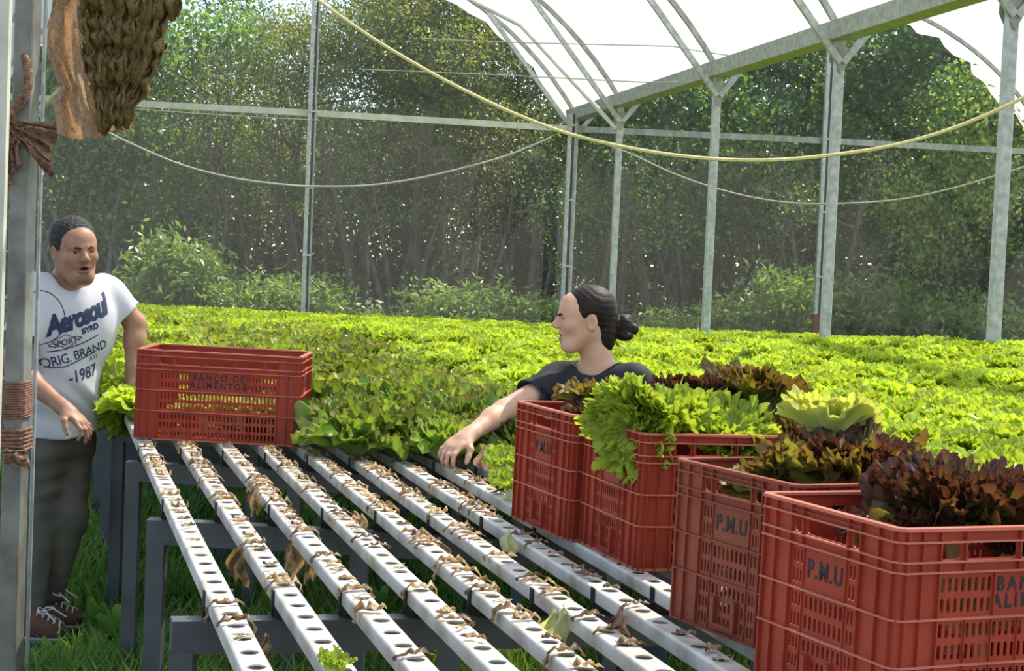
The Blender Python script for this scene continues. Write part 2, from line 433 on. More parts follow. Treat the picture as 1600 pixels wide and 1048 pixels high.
# ------------------------------------------------------------------ hydroponic bench
CYAW, CX0, CSP, NCH = -0.2822, 0.3604, 0.1405, 11
def zc(x, y): return CAMZ - 0.6685 - 0.005 * y - 0.0127 * x
CDIR = Vector((math.sin(CYAW), math.cos(CYAW), 0))
CSL = -0.005 * math.cos(CYAW) - 0.0127 * math.sin(CYAW)
CLEN = 14.2; CY0 = 1.5
def chan_mesh(phase):
    """white channel along +y with rows of round holes, top at z=0"""
    mb = MB(); w, ch, hw, r, hh = 0.0965, 12, 0.0195, 0.0165, 0.032
    angs = sorted([math.atan2(sy * w / 2, sx * hw) % (2 * math.pi) for sx in (1, -1) for sy in (1, -1)] + [k * math.pi / 6 + 0.02 for k in range(12)])
    n = len(angs); ncell = 48
    for c in range(ncell):
        cy = (c + 0.5) * w
        o = []; i1 = []; i2 = []
        for a in angs:
            cx, sy = math.cos(a), math.sin(a)
            k = min(hw / abs(cx) if abs(cx) > 1e-6 else 9, (w / 2) / abs(sy) if abs(sy) > 1e-6 else 9)
            o.append((cx * k, cy + sy * k, 0)); i1.append((cx * r, cy + sy * r, 0)); i2.append((cx * r, cy + sy * r, -0.003))
        mb.add(o + i1 + i2, [(j, (j + 1) % n, n + (j + 1) % n, n + j) for j in range(n)] + [(n + j, n + (j + 1) % n, 2 * n + (j + 1) % n, 2 * n + j) for j in range(n)])
    yl = ncell * w
    # rounded shoulders, sides, floor
    prof = [(hw, 0), (hw + .003, -.0008), (hw + .0055, -.003), (hw + .006, -.006), (hw + .006, -hh + .003), (hw + .003, -hh), (-hw - .003, -hh), (-hw - .006, -hh + .003), (-hw - .006, -.006), (-hw - .0055, -.003), (-hw - .003, -.0008), (-hw, 0)]
    vs = [(x, y, z) for y in (0, yl, CLEN) for x, z in prof]
    m = len(prof)
    mb.add(vs, [(j + m, j + 1 + m, j + 1, j) for j in range(m - 1)] + [(2 * m + j, 2 * m + j + 1, m + j + 1, m + j) for j in range(m - 1)])
    mb.add([(-hw, yl, 0), (hw, yl, 0), (hw, CLEN, 0), (-hw, CLEN, 0)], [(0, 1, 2, 3)])
    mb.add([(x, 0, z) for x, z in prof], [tuple(range(m))])
    mb.add([(x, CLEN, z) for x, z in prof], [tuple(range(m))[::-1]])
    return mb.mesh('growing_channel', smooth=True)
cm = chan_mesh(0)
ordn = ['first', 'second', 'third', 'fourth', 'fifth', 'sixth', 'seventh', 'eighth', 'ninth', 'tenth', 'eleventh']
def chan_pt(i, s, off=0.0):
    """point on the top of channel i at distance s along it (from y=CY0), off sideways"""
    x = CX0 + i * CSP + CDIR.x / CDIR.y * CY0 + CDIR.x * s + off * CDIR.y
    y = CY0 + CDIR.y * s - off * CDIR.x
    return Vector((x, y, zc(x, y)))
def chan_rot(): return Euler((math.atan(CSL), 0, -CYAW), 'XYZ')
rc = random.Random(5)
for i in range(NCH):
    p = chan_pt(i, rc.uniform(-0.04, 0.05))
    o = link('growing_channel', cm, M['channel'], None, p, chan_rot())
    if i < 8: lab = 'white growing channel with round holes, %s from the left of the bench' % ordn[i]
    else: lab = 'white growing channel under the red crates, %s from the left' % ordn[i]
    tag(o, lab, 'channel', 'white growing channels of the bench')

bench = empty('growing_bench', (-0.62, 3.15, 0), 'dark grey steel bench frame carrying the white channels', 'bench')
def bp(mb, name, m):
    o = mb.build(name, m, bench); o.matrix_parent_inverse = Matrix.Translation(bench.location).inverted(); return o
def sof(i, y): return (y - CY0) / CDIR.y
beams = [(3.20, 0.30), (4.25, 0.0), (5.36, 0.0), (6.43, 0.0), (7.40, 0.0), (8.5, .1), (9.6, .1), (10.8, .1), (12.0, .1), (13.2, .1)]
for bi, (y0, yw) in enumerate(beams):
    xl = CX0 + (y0) * CDIR.x / CDIR.y - 0.065
    if bi == 0: y0 = 3.11; xl = -0.635
    d = Vector((math.cos(yw), math.sin(yw), 0)); ln = 1.68 if yw < .2 else 1.62
    a = Vector((xl, y0, 0)); b = a + d * ln
    a.z = zc(a.x, a.y) - 0.052 - 0.032; b.z = zc(b.x, b.y) - 0.052 - 0.032
    mb = MB().bar(a, b, 0.05, 0.064)
    bp(mb, 'cross_beam', M['darkpost'])
    for t in (0.025, 0.56, ln - 0.05) if bi < 5 else (0.025, ln - .05):
        q = a + d * t
        mb = MB().bar(Vector((q.x, q.y - 0.006, -0.02)), Vector((q.x, q.y - 0.006, q.z - 0.026)), 0.046, 0.046, up=(0, 1, 0))
        bp(mb, 'leg', M['darkpost'])
    if bi < 4:
        for i in range(NCH):
            # where the channel line meets the beam
            s = 0
            for _ in range(6):
                c = chan_pt(i, s); want = a.y + (c.x - a.x) * math.tan(yw); s += (want - c.y) / CDIR.y
            c = chan_pt(i, s + 0.018)
            Mx = Matrix.Translation(c) @ chan_rot().to_matrix().to_4x4()
            mb = MB(); ft = -0.054
            mb.box((-0.0295, -0.010, ft), (-0.0262, 0.010, 0.0005), Mx).box((0.0262, -0.010, ft), (0.0295, 0.010, 0.0005), Mx)
            mb.box((-0.0295, -0.010, ft), (0.0295, 0.010, -0.0335), Mx)
            bp(mb, 'channel_clip', M['black'])

# ------------------------------------------------------------------ crates
CL, CW, CHT = 0.555, 0.36, 0.31
def crate_mat(name, c1, c2):
    m, nt, b, o = nodes(name)
    tc = N(nt, 'ShaderNodeTexCoord'); n = N(nt, 'ShaderNodeTexNoise'); n.inputs['Scale'].default_value = 7; n.inputs['Detail'].default_value = 5
    nt.links.new(tc.outputs['Object'], n.inputs['Vector'])
    r = ramp(nt, n.outputs['Fac'], [(0.3, c1), (0.7, c2)])
    nt.links.new(r.outputs[0], b.inputs['Base Color']); b.inputs['Roughness'].default_value = 0.48
    b.inputs['Specular IOR Level'].default_value = 0.25
    t = N(nt, 'ShaderNodeBsdfTranslucent'); t.inputs[0].default_value = (c2[0] * 1.3, c2[1] * 0.8, c2[2] * 0.6, 1)
    ms = N(nt, 'ShaderNodeMixShader'); ms.inputs[0].default_value = 0.22
    nt.links.new(b.outputs[0], ms.inputs[1]); nt.links.new(t.outputs[0], ms.inputs[2]); nt.links.new(ms.outputs[0], o.inputs[0])
    return m
M['crate'] = crate_mat('red_plastic', (0.30, 0.042, 0.022), (0.40, 0.062, 0.032))
M['crate_lit_rim'] = crate_mat('red_plastic_lit_rim', (0.48, 0.135, 0.085), (0.60, 0.21, 0.14))  # rim and band ribs: sunlit highlight painted in as a lighter, pinker red
M['crate_old'] = crate_mat('faded_red_plastic', (0.25, 0.058, 0.032), (0.33, 0.085, 0.048))
M['ink'] = surf('black_ink', (0.012, 0.013, 0.016), rough=0.7)

ROWS = [0, 0.069, 0.166, 0.217, 0.447, 0.677, 1.0]
def zrow(f): return CHT * (1 - f)
def panel(width, holes, t=0.003):
    """wall in the xz plane (0..width, 0..CHT), front at y=0 looking to -y, with rounded holes (x0,x1,z0,z1,radius)"""
    xs = {0.0, width}; zs = {0.0, CHT}; cell = {}
    for (x0, x1, z0, z1, r) in holes:
        m = 0.0012
        c = (round(x0 - m, 5), round(x1 + m, 5), round(z0 - m, 5), round(z1 + m, 5))
        cell[c] = (x0, x1, z0, z1, r)
    # rows of cells that share z extents are cut into strips
    rows = {}
    for c in cell: rows.setdefault((c[2], c[3]), []).append(c)
    strips = sorted(rows)
    mb = MB()
    def flat(x0, x1, z0, z1):
        if x1 - x0 < 1e-6 or z1 - z0 < 1e-6: return
        mb.add([(x0, 0, z0), (x1, 0, z0), (x1, 0, z1), (x0, 0, z1)], [(0, 1, 2, 3)])
        mb.add([(x0, t, z0), (x1, t, z0), (x1, t, z1), (x0, t, z1)], [(3, 2, 1, 0)])
    z = 0.0
    for (z0, z1) in strips:
        flat(0, width, z, z0)
        x = 0.0
        for c in sorted(rows[(z0, z1)]):
            flat(x, c[0], z0, z1)
            hx0, hx1, hz0, hz1, r = cell[c]
            inner = []
            for (cx, cz, a0) in ((hx0 + r, hz0 + r, 180), (hx1 - r, hz0 + r, 270), (hx1 - r, hz1 - r, 0), (hx0 + r, hz1 - r, 90)):
                for k in (0, 45, 90): inner.append((cx + r * math.cos(math.radians(a0 + k)), cz + r * math.sin(math.radians(a0 + k))))
            outer = [(c[0], z0), (c[1], z0), (c[1], z1), (c[0], z1)]
            for y, fl in ((0, False), (t, True)):
                vs = [(a, y, b) for a, b in outer] + [(a, y, b) for a, b in inner]; fs = []
                for q in range(4):
                    fs += [(q, 4 + 3 * q + 1, 4 + 3 * q), (q, 4 + 3 * q + 2, 4 + 3 * q + 1)]
                    fs.append((q, (q + 1) % 4, 4 + 3 * ((q + 1) % 4), 4 + 3 * q + 2))
                if fl: fs = [f[::-1] for f in fs]
                mb.add(vs, fs)
            vs = [(a, 0, b) for a, b in inner] + [(a, t, b) for a, b in inner]
            mb.add(vs, [(k, (k + 1) % 12, 12 + (k + 1) % 12, 12 + k) for k in range(12)])
            x = c[1]
        flat(x, width, z0, z1); z = z1
    flat(0, width, z, CHT)
    return mb
def slots(x0, x1, n, f0, f1, rows, frac=0.55):
    """rows x n upright slots between x0..x1 and row fractions f0..f1"""
    out = []; p = (x1 - x0) / n; za, zb = zrow(f1), zrow(f0); q = (zb - za) / rows
    for r in range(rows):
        zc_ = za + q * (r + 0.5); h = q * 0.36
        for k in range(n):
            xc = x0 + p * (k + 0.5); hw = p * frac / 2
            out.append((xc - hw, xc + hw, zc_ - h, zc_ + h, hw * 0.98))
    return out
# long side
LH = []
z0, z1 = zrow(0.166) + 0.003, zrow(0.069) - 0.003
for a, b in ((0.138, 0.205), (0.228, 0.402), (0.416, 0.586), (0.60, 0.774), (0.795, 0.862)):
    LH.append((a * CL, b * CL, z0, z1, 0.006))
LH += slots(0.140 * CL, 0.325 * CL, 8, 0.232, 0.437, 2) + slots(0.680 * CL, 0.862 * CL, 8, 0.232, 0.437, 2)
LH += slots(0.140 * CL, 0.862 * CL, 31, 0.457, 0.667, 2) + slots(0.140 * CL, 0.862 * CL, 31, 0.690, 0.975, 3)
# short side
SH = []
for a, b in ((0.255, 0.318), (0.350, 0.650), (0.682, 0.745)): SH.append((a * CW, b * CW, z0, z1, 0.006))
for f0, f1, rw in ((0.232, 0.437, 2), (0.457, 0.667, 2), (0.690, 0.975, 3)):
    SH += slots(0.255 * CW, 0.335 * CW, 3, f0, f1, rw) + slots(0.668 * CW, 0.745 * CW, 3, f0, f1, rw)
    if f0 > 0.3: SH += slots(0.355 * CW, 0.645 * CW, 8, f0, f1, rw)
def dedupe(mb, name):
    me = mb.mesh(name)
    bm = bmesh.new(); bm.from_mesh(me); bmesh.ops.remove_doubles(bm, verts=bm.verts, dist=1e-5)
    bmesh.ops.recalc_face_normals(bm, faces=bm.faces); bm.to_mesh(me); bm.free(); return me
me_long = dedupe(panel(CL, LH), 'long_wall'); me_short = dedupe(panel(CW, SH), 'short_wall')
def ring(mb, z, h, out, depth, ch=0.012):
    """band around the crate at height z..z+h, sticking out by `out`, `depth` thick"""
    def loop(o, zz):
        c = ch + o * 0.4
        return [(-o + c, -o, zz), (CL + o - c, -o, zz), (CL + o, -o + c, zz), (CL + o, CW + o - c, zz), (CL + o - c, CW + o, zz), (-o + c, CW + o, zz), (-o, CW + o - c, zz), (-o, -o + c, zz)]
    vs = loop(out, z) + loop(out, z + h) + loop(out - depth, z + h) + loop(out - depth, z)
    fs = []
    for a in range(4):
        b = (a + 1) % 4
        fs += [(a * 8 + k, a * 8 + (k + 1) % 8, b * 8 + (k + 1) % 8, b * 8 + k) for k in range(8)]
    mb.add(vs, fs)
rim = MB(); ring(rim, CHT - 0.005, 0.005, 0.008, 0.015); me_rim = rim.mesh('rim')
rb = MB()
for f in (0.069, 0.166, 0.217, 0.447, 0.677): ring(rb, zrow(f) - 0.0015, 0.003, 0.007, 0.007)
ring(rb, 0.0, 0.005, 0.005, 0.008)
me_bands = rb.mesh('band_ribs')
vr = MB()
def vrib(x, y, nx, ny, z0, z1, dep=0.0065, th=0.0024):
    # upright fin on a wall whose outward normal is (nx, ny)
    if ny: vr.box((x - th / 2, min(y, y + ny * dep), z0), (x + th / 2, max(y, y + ny * dep), z1))
    else: vr.box((min(x, x + nx * dep), y - th / 2, z0), (max(x, x + nx * dep), y + th / 2, z1))
for sgn, y in ((-1, 0.0), (1, CW)):
    for fx in (0.022, 0.072, 0.132, 0.868, 0.928, 0.978): vrib(fx * CL, y, 0, sgn, 0.0, CHT - 0.004)
    for fx in (0.217, 0.409, 0.593, 0.785): vrib(fx * CL, y, 0, sgn, zrow(0.217), CHT - 0.004)
    for k in range(1, 8):
        vrib((0.140 + 0.722 * (k * 4 - 0.5) / 31 + .0116) * CL, y, 0, sgn, 0.004, zrow(0.447), dep=0.003, th=0.0016)
    for fx in (0.328, 0.677): vrib(fx * CL, y, 0, sgn, zrow(0.447), zrow(0.217), dep=0.004)
for sgn, x in ((-1, 0.0), (1, CL)):
    for fy in (0.035, 0.125, 0.245, 0.755, 0.875, 0.965): vrib(x, fy * CW, sgn, 0, 0.0, CHT - 0.004)
    for fy in (0.334, 0.666): vrib(x, fy * CW, sgn, 0, zrow(0.217), CHT - 0.004)
    for fy in (0.345, 0.657): vrib(x, fy * CW, sgn, 0, 0.004, zrow(0.217), dep=0.003)
    # double line under the rim between the corner fields
    a_, b_ = (x - 0.005, x) if sgn < 0 else (x, x + 0.005)
    vr.box((a_, 0.245 * CW, zrow(0.045)), (b_, 0.755 * CW, zrow(0.045) + 0.0022))
me_fins = vr.mesh('upright_ribs')
lg = MB(); lg.box((-0.011, 0, 0.012), (0, 0.011, 0.070)); lg.box((-0.011, 0.011, 0.012), (0, 0.063, 0.022)); lg.box((-0.011, 0.063, 0.012), (0, 0.074, 0.070))
me_lug = dedupe(lg, 'stacking_lug')
fl = MB()
for k in range(9): fl.box((0.004 + k * 0.0625, 0.004, 0.004), (0.004 + k * 0.0625 + 0.047, CW - 0.004, 0.008))
for k in range(6): fl.box((0.004, 0.01 + k * 0.066, 0.002), (CL - 0.004, 0.01 + k * 0.066 + 0.012, 0.006))
me_floor = fl.mesh('floor_slats')
cn = MB()
for (x, y, a0) in ((0, 0, 180), (CL, 0, 270), (CL, CW, 0), (0, CW, 90)): pass
def text_mesh(body, size, name, spacing=1.25, shear=0.0, extrude=0.0005, wide=1.0, res=3, line=1.0):
    cu = bpy.data.curves.new(name, 'FONT'); cu.body = body; cu.size = size; cu.extrude = extrude; cu.align_x = 'CENTER'; cu.align_y = 'CENTER'
    cu.space_character = spacing; cu.shear = shear; cu.resolution_u = res; cu.space_line = line; cu.offset = size * 0.02
    tmp = bpy.data.objects.new(name, cu); COL.objects.link(tmp)
    dg = bpy.context.evaluated_depsgraph_get(); me = bpy.data.meshes.new_from_object(tmp.evaluated_get(dg))
    bpy.data.objects.remove(tmp, do_unlink=True); bpy.data.curves.remove(cu); me.name = name
    for v in me.vertices: v.co.x *= wide
    return me
me_txt_l = text_mesh('BANCO DE\nALIMENTOS', 0.031, 'lettering', spacing=1.42, wide=0.88, line=0.85); me_txt_l.materials.append(M['ink'])
me_txt_s = text_mesh('P.M.U', 0.042, 'lettering', spacing=1.15, wide=0.82); me_txt_s.materials.append(M['ink'])
for me_, mm in ((me_long, 'crate'), (me_short, 'crate'), (me_rim, 'crate_lit_rim'), (me_bands, 'crate_lit_rim'), (me_fins, 'crate'), (me_lug, 'crate'), (me_floor, 'crate')): me_.materials.append(M[mm])
def crate(cx, cy, yaw, label, old=False, dz=0.0):
    c = empty('plastic_crate', (cx, cy, 0), label, 'crate', 'red vented plastic crates')
    # sit on the channel plane: highest point under the floor
    X = Vector((math.cos(yaw), math.sin(yaw), 0)); Y = Vector((-math.sin(yaw), math.cos(yaw), 0))
    sx = zc(X.x, X.y) - zc(0, 0); sy = zc(Y.x, Y.y) - zc(0, 0)
    X.z = sx; X.normalize(); Y.z = sy; Y = (Y - X * Y.dot(X)).normalized(); Z = X.cross(Y)
    c.matrix_world = Matrix(((X.x, Y.x, Z.x, cx), (X.y, Y.y, Z.y, cy), (X.z, Y.z, Z.z, zc(cx, cy) + 0.001 + dz), (0, 0, 0, 1)))
    def part(n, me, loc=(0, 0, 0), rz=0.0, parent=c):
        o = link(n, me, None, parent, loc, (0, 0, rz))
        if old and me.materials[0].name.startswith('red_plastic'):
            o.material_slots[0].link = 'OBJECT'; o.material_slots[0].material = M['crate_old']
        return o
    def txt(me, parent, x, z):
        o = link('lettering', me, None, parent, (x, -0.0006, z), (math.pi / 2, 0, 0)); o['label'] = 'black stencilled lettering'
    a = part('long_wall', me_long); txt(me_txt_l, a, 0.5 * CL, zrow(0.332))
    b = part('long_wall', me_long, (CL, CW, 0), math.pi); txt(me_txt_l, b, 0.5 * CL, zrow(0.332))
    d = part('short_wall', me_short, (0, CW, 0), -math.pi / 2); txt(me_txt_s, d, 0.5 * CW, zrow(0.332))
    e = part('short_wall', me_short, (CL, 0, 0), math.pi / 2); txt(me_txt_s, e, 0.5 * CW, zrow(0.332))
    part('rim', me_rim); part('band_ribs', me_bands); part('upright_ribs', me_fins); part('stacking_lug', me_lug, (0, 0.40 * CW, 0)); part('stacking_lug', me_lug, (CL, 0.40 * CW + 0.074, 0), math.pi); part('floor_slats', me_floor)
    return c
CR = {}
CR[0] = crate(-1.2812, 5.5509, 0.0231, 'red crate reading BANCO DE ALIMENTOS beside the man, apart from the others')
CR[1] = crate(0.1570, 3.9450, 0.3907, 'red crate in front of the woman, farthest of the four in a row')
CR[2] = crate(0.3018, 3.5974, 0.3249, 'red crate topped with bright green curly lettuce')
CR[3] = crate(0.5075, 2.8291, 0.515, 'browner faded red crate right behind the nearest crate', old=True)
CR[4] = crate(0.5845, 2.384, 0.4372, 'nearest red crate, lower right corner, reading P.M.U on its end')
# ------------------------------------------------------------------ lettuce
M['let_green'] = leafmat('bright_green_lettuce', [(0.0, (0.50, 0.58, 0.16)), (0.35, (0.34, 0.47, 0.055)), (1.0, (0.42, 0.55, 0.06))], trans=0.5, tcol=(1.2, 1.1, 0.55), var=0.25)
M['let_mix'] = leafmat('mixed_green_oak_lettuce', [(0.0, (0.48, 0.56, 0.18)), (0.5, (0.29, 0.43, 0.06)), (0.9, (0.31, 0.43, 0.055)), (1.0, (0.25, 0.22, 0.06))], trans=0.45, var=0.4, rough=0.32)
M['let_oak'] = leafmat('oak_leaf_lettuce', [(0.0, (0.46, 0.54, 0.22)), (0.5, (0.23, 0.38, 0.07)), (0.9, (0.22, 0.35, 0.055)), (1.0, (0.18, 0.17, 0.05))], trans=0.42, var=0.4, rough=0.35)
M['let_head'] = leafmat('curly_green_lettuce_head', [(0.0, (0.66, 0.70, 0.40)), (0.3, (0.42, 0.52, 0.10)), (1.0, (0.37, 0.48, 0.055))], trans=0.48, var=0.18)
M['let_red'] = leafmat('red_leaf_lettuce_head', [(0.0, (0.45, 0.55, 0.24)), (0.50, (0.20, 0.28, 0.05)), (0.80, (0.16, 0.15, 0.04)), (0.93, (0.11, 0.055, 0.032)), (1.0, (0.075, 0.024, 0.026))], trans=0.42, tcol=(1.3, 1.08, 0.45), var=0.3, rough=0.38)
M['let_bronze'] = leafmat('bronze_lettuce_leaf', [(0.0, (0.45, 0.55, 0.22)), (0.5, (0.22, 0.30, 0.06)), (0.85, (0.22, 0.21, 0.05)), (1.0, (0.15, 0.085, 0.035))], trans=0.45, tcol=(1.25, 1.1, 0.45), var=0.25)
M['let_pale'] = leafmat('pale_yellow_lettuce_leaf', [(0.0, (0.70, 0.72, 0.45)), (0.6, (0.52, 0.58, 0.18)), (1.0, (0.46, 0.50, 0.13))], trans=0.5, var=0.15)
M['dry'] = leafmat('dried_leaf', [(0.38, (0.15, 0.085, 0.045)), (0.48, (0.34, 0.24, 0.11)), (0.56, (0.44, 0.35, 0.19)), (0.64, (0.17, 0.10, 0.055))], attr=False, trans=0.3, tcol=(1.2, 1.0, 0.7), var=0.5, nscale=22)
M['dry_pink'] = leafmat('dried_purplish_leaf', [(0.3, (0.30, 0.15, 0.12)), (0.5, (0.42, 0.30, 0.22)), (0.7, (0.18, 0.08, 0.08))], attr=False, trans=0.3, tcol=(1.2, 1.0, 0.8), var=0.4, nscale=22)
M['root'] = surf('pale_roots', (0.50, 0.42, 0.27), (0.36, 0.28, 0.16), scale=40, rough=0.9)
M['stub'] = surf('lettuce_stub', (0.50, 0.55, 0.28), rough=0.7)

def leaf_arrays(seed, L, W, nr, na, amp, fr, bend, th0, lobes=0.0, cup=0.25, fine=0.5):
    """one frilled fan-shaped leaf: base at the origin, growing up +z and falling outwards to +y"""
    g = np.random.default_rng(seed); p = g.uniform(0, 6.28, 8)
    t_ = np.linspace(0.02, 1, nr); r = (1 - (1 - t_) ** 1.6)[:, None]; f = np.linspace(-1, 1, na)[None, :]
    f = f + 0.05 * np.sin(5 * f + p[6]) * (1 - f * f)
    e2 = np.clip((r - 0.45) / 0.55, 0, 1) ** 1.3; e3 = np.clip((r - 0.66) / 0.34, 0, 1) ** 1.2; e4 = np.clip((r - 0.84) / 0.16, 0, 1)
    lob = lobes * (np.abs(np.sin(3.6 * f + p[1])) ** 0.7 - 0.6) * r ** 2
    rr = r * (1 + 0.06 * np.sin(4 * f + p[0]) * r + lob)
    u = W * rr * np.sin(f * 1.5) * (0.30 + 0.70 * r ** 0.8)
    v = L * rr * (0.66 + 0.34 * np.cos(f * 1.8))
    q_ = fr / 16.0; k1, k2, k3, k4 = 7.0, 17.0 * q_, 44.0 * q_, 92.0 * q_
    am = 1 + 0.45 * np.sin(3.1 * f + p[6]) + 0.3 * np.sin(7.7 * f + p[3]); A = L * amp / 0.020
    ph3 = p[4] + 2.2 * np.sin(5 * f + p[7]); ph4 = p[5] + 2.5 * np.sin(8 * f + p[0])
    teeth = g.normal(0, 1, (1, f.shape[1])); teeth = (teeth + np.roll(teeth, 1, 1)) * 0.6
    n = A * (0.085 * r ** 1.4 * np.sin(k1 * f + p[2] + 2.0 * r) + 0.075 * e2 * np.sin(k2 * f + p[3] - 2.5 * r) + am * (0.052 * e3 * np.sin(k3 * f + ph3) + fine * 0.032 * e4 * np.sin(k4 * f + ph4) + 0.008 * e4 * teeth))
    n = n + cup * (u ** 2) / max(W, 1e-3)
    u = u + A * am * (0.030 * e3 * np.cos(k3 * f + ph3 + .6) + 0.022 * fine * e4 * np.sin(k4 * f + ph4))
    v = v + A * am * (0.034 * e3 * np.sin(k3 * f + ph3 + 1.9) + 0.026 * fine * e4 * np.cos(k4 * f + ph4) + 0.012 * e4 * teeth) - 0.03 * A * e4
    t = np.clip(v / L, 0, 1.3); th = th0 + bend * t ** 1.3
    y = v * np.sin(th0 + bend * t * 0.45); z = v * np.cos(th0 + bend * t * 0.45)
    y = y - n * np.cos(th); z = z + n * np.sin(th)
    V = np.stack([u + 0 * y, y, z], -1).reshape(-1, 3)
    i = np.arange(nr * na).reshape(nr, na)
    Q = np.stack([i[:-1, :-1], i[:-1, 1:], i[1:, 1:], i[1:, :-1]], -1).reshape(-1, 4)
    E = (r ** 1.3 * (1 - 0.75 * np.exp(-(f / 0.07) ** 2) * (1 - 0.7 * r))).reshape(-1)
    return V, Q, E
def with_edge(name, parts):
    V = []; Q = []; E = []; n = 0
    for v, q, e in parts: V.append(v); Q.append(q + n); E.append(e); n += len(v)
    me = np_mesh(name, np.concatenate(V), np.concatenate(Q))
    at_ = me.attributes.new('edge', 'FLOAT', 'POINT'); at_.data.foreach_set('value', np.concatenate(E).astype(np.float32))
    return me
def rotz(V, a): c, s = math.cos(a), math.sin(a); return V @ np.array([[c, s, 0], [-s, c, 0], [0, 0, 1]])
def plant_mesh(name, seed, nl, L, W, nr, na, amp, fr, lobes, mats):
    g = np.random.default_rng(seed); parts = []
    for k in range(nl):
        q = k / (nl - 1)                       # outer leaves first
        th0 = 0.75 * (1 - q) + 0.05 + g.uniform(-.08, .08); bend = 0.9 * (1 - q) + 0.25
        s = 0.75 + 0.3 * (1 - q) + g.uniform(-.08, .12)
        v, qd, e = leaf_arrays(seed * 50 + k, L * s, W * s, nr, na, amp, fr * g.uniform(.8, 1.2), bend, th0, lobes)
        parts.append((rotz(v, k * 2.399 + g.uniform(-.3, .3)), qd, e))
    me = with_edge(name, parts); me.materials.append(mats); return me
FIELD = [plant_mesh('lettuce', 10 + k, 18, 0.112, 0.070, 8, 61, 0.022, 11, 0.08, M['let_green']) for k in range(4)]
MIXP = [plant_mesh('lettuce', 30 + k, 17, 0.125, 0.068, 8, 61, 0.021, 10, 0.20, M['let_mix']) for k in range(3)]
OAKP = [plant_mesh('lettuce', 40 + k, 19, 0.145, 0.074, 9, 71, 0.022, 11, 0.24, M['let_oak']) for k in range(3)]

# canopy height over the field (height of the plants' crowns)
_cz = np.array([[3.0, -0.44], [6.0, -0.43], [9.5, -0.40], [12.0, -0.53], [14.8, -0.57], [18.0, -0.70], [20, -0.72]])
def canopy(x, y):
    z = float(np.interp(y, _cz[:, 0], _cz[:, 1]))
    if y > 6.5 and x > 0:      # the beds by the nearest post stand a little higher
        z += 0.07 * math.exp(-((y - 9.2) / 1.6) ** 2) * min(1, x / 2.2)
    return CAMZ + z
def in_view(p, m=60):
    q = p - CPOS; d = q.dot(_fw)
    if d < 1: return False
    a = 800 + FPX * q.dot(_R) / d; b = 524 - FPX * q.dot(_U) / d
    return -m < a < 1600 + m and -m < b < 1048 + m
rg = random.Random(12)
plants = []   # (y, x, z, meshlist, scale)
# beds right of the aisle
def bench_right(y): return CX0 + CSP * (NCH - 1) + CDIR.x / CDIR.y * y
rows = 0
x_off = 0.22
while x_off < 12.5:
    s = 3.0 + rg.uniform(0, .15)
    while s < 18.9:
        x = bench_right(s) + x_off + rg.uniform(-.02, .02)
        if s < 6.4 and x_off < 0.66: s += .18; continue
        p = Vector((x, s, 0)); h = canopy(x, s)
        p.z = h - 0.155 + rg.uniform(-.04, .03)
        if in_view(p + Vector((0, 0, .15)), 520) and p.y > 2.6: plants.append((p, 'g', rg.uniform(0.9, 1.2)))
        s += 0.165 + rg.uniform(-.015, .015)
    x_off += 0.155
# planted part of the bench itself
_a0 = at(787, 642, 5.40); _a1 = at(698, 702, 5.17)
front = [5.75, 5.85, 5.95, 5.95, 5.75, 5.35, 5.4, 5.32, 5.25, 5.2, 5.1]
for i in range(NCH):
    y = front[i] + (0.36 if i < 4 else 0.05)
    while y < 14.4:
        s = (y - CY0) / CDIR.y; p = chan_pt(i, s); t = (y - 8.6 - 0.10 * i) / 1.3
        if y < 6.3 and i >= 4: k = 'o'
        elif y < 10.5 and i > 3 and rg.random() > t * .9: k = 'm'
        elif i <= 3 and y < 7: k = 'm' if rg.random() < .4 else 'g'
        else: k = 'g' if rg.random() > 0.08 else 'm'
        q_ = (p - _a0).dot(_a1 - _a0) / (_a1 - _a0).length_squared; c_ = _a0.lerp(_a1, max(-.2, min(1.05, q_)))
        if (Vector((p.x - c_.x, p.y - c_.y, 0))).length < 0.085: y += 0.1; continue      # the reaching arm
        lift = 0.10 * min(1, max(0, (y - front[i]) / 1.5)) - 0.05 * max(0, (y - 11) / 3.4)
        plants.append((p + Vector((0, 0, -0.012 + lift * .7)), k, rg.uniform(1.0, 1.3) * (1.12 if k != 'g' else 1.05)))
        y += 0.15 if k != 'o' else 0.13
def near(p): return (p - CPOS).length
plants.sort(key=lambda t: near(t[0]) + (0 if in_view(t[0] + Vector((0, 0, .12)), 10) else 100))
lab = {'g': ('bright green curly lettuce plant in the dense planted field', 'bright lettuce plants of the field'),
       'm': ('green to bronze lettuce plant in the darker planted patch mid bench', 'mixed lettuce plants of the bench'),
       'o': ('dark green oak-leaf lettuce at the front edge of the planted bench', 'oak-leaf lettuces at the bench edge')}
src = {'g': FIELD, 'm': MIXP, 'o': OAKP}
cnt = {'g': 0, 'm': 0, 'o': 0}; rest = {'g': [], 'm': [], 'o': []}
first = {}
for p, k, sc in plants:
    if cnt[k] < {'g': 130, 'm': 110, 'o': 60}[k]:
        me = src[k][rg.randrange(len(src[k]))]
        o = bpy.data.objects.new('lettuce_plant', me); COL.objects.link(o)
        o.location = p; o.scale = (sc, sc, sc * rg.uniform(.92, 1.1)); o.rotation_euler = (rg.uniform(-.15, .15), rg.uniform(-.15, .15), rg.uniform(0, 6.28))
        tag(o, lab[k][0], 'lettuce', lab[k][1]); cnt[k] += 1
    else: rest[k].append((p, sc))
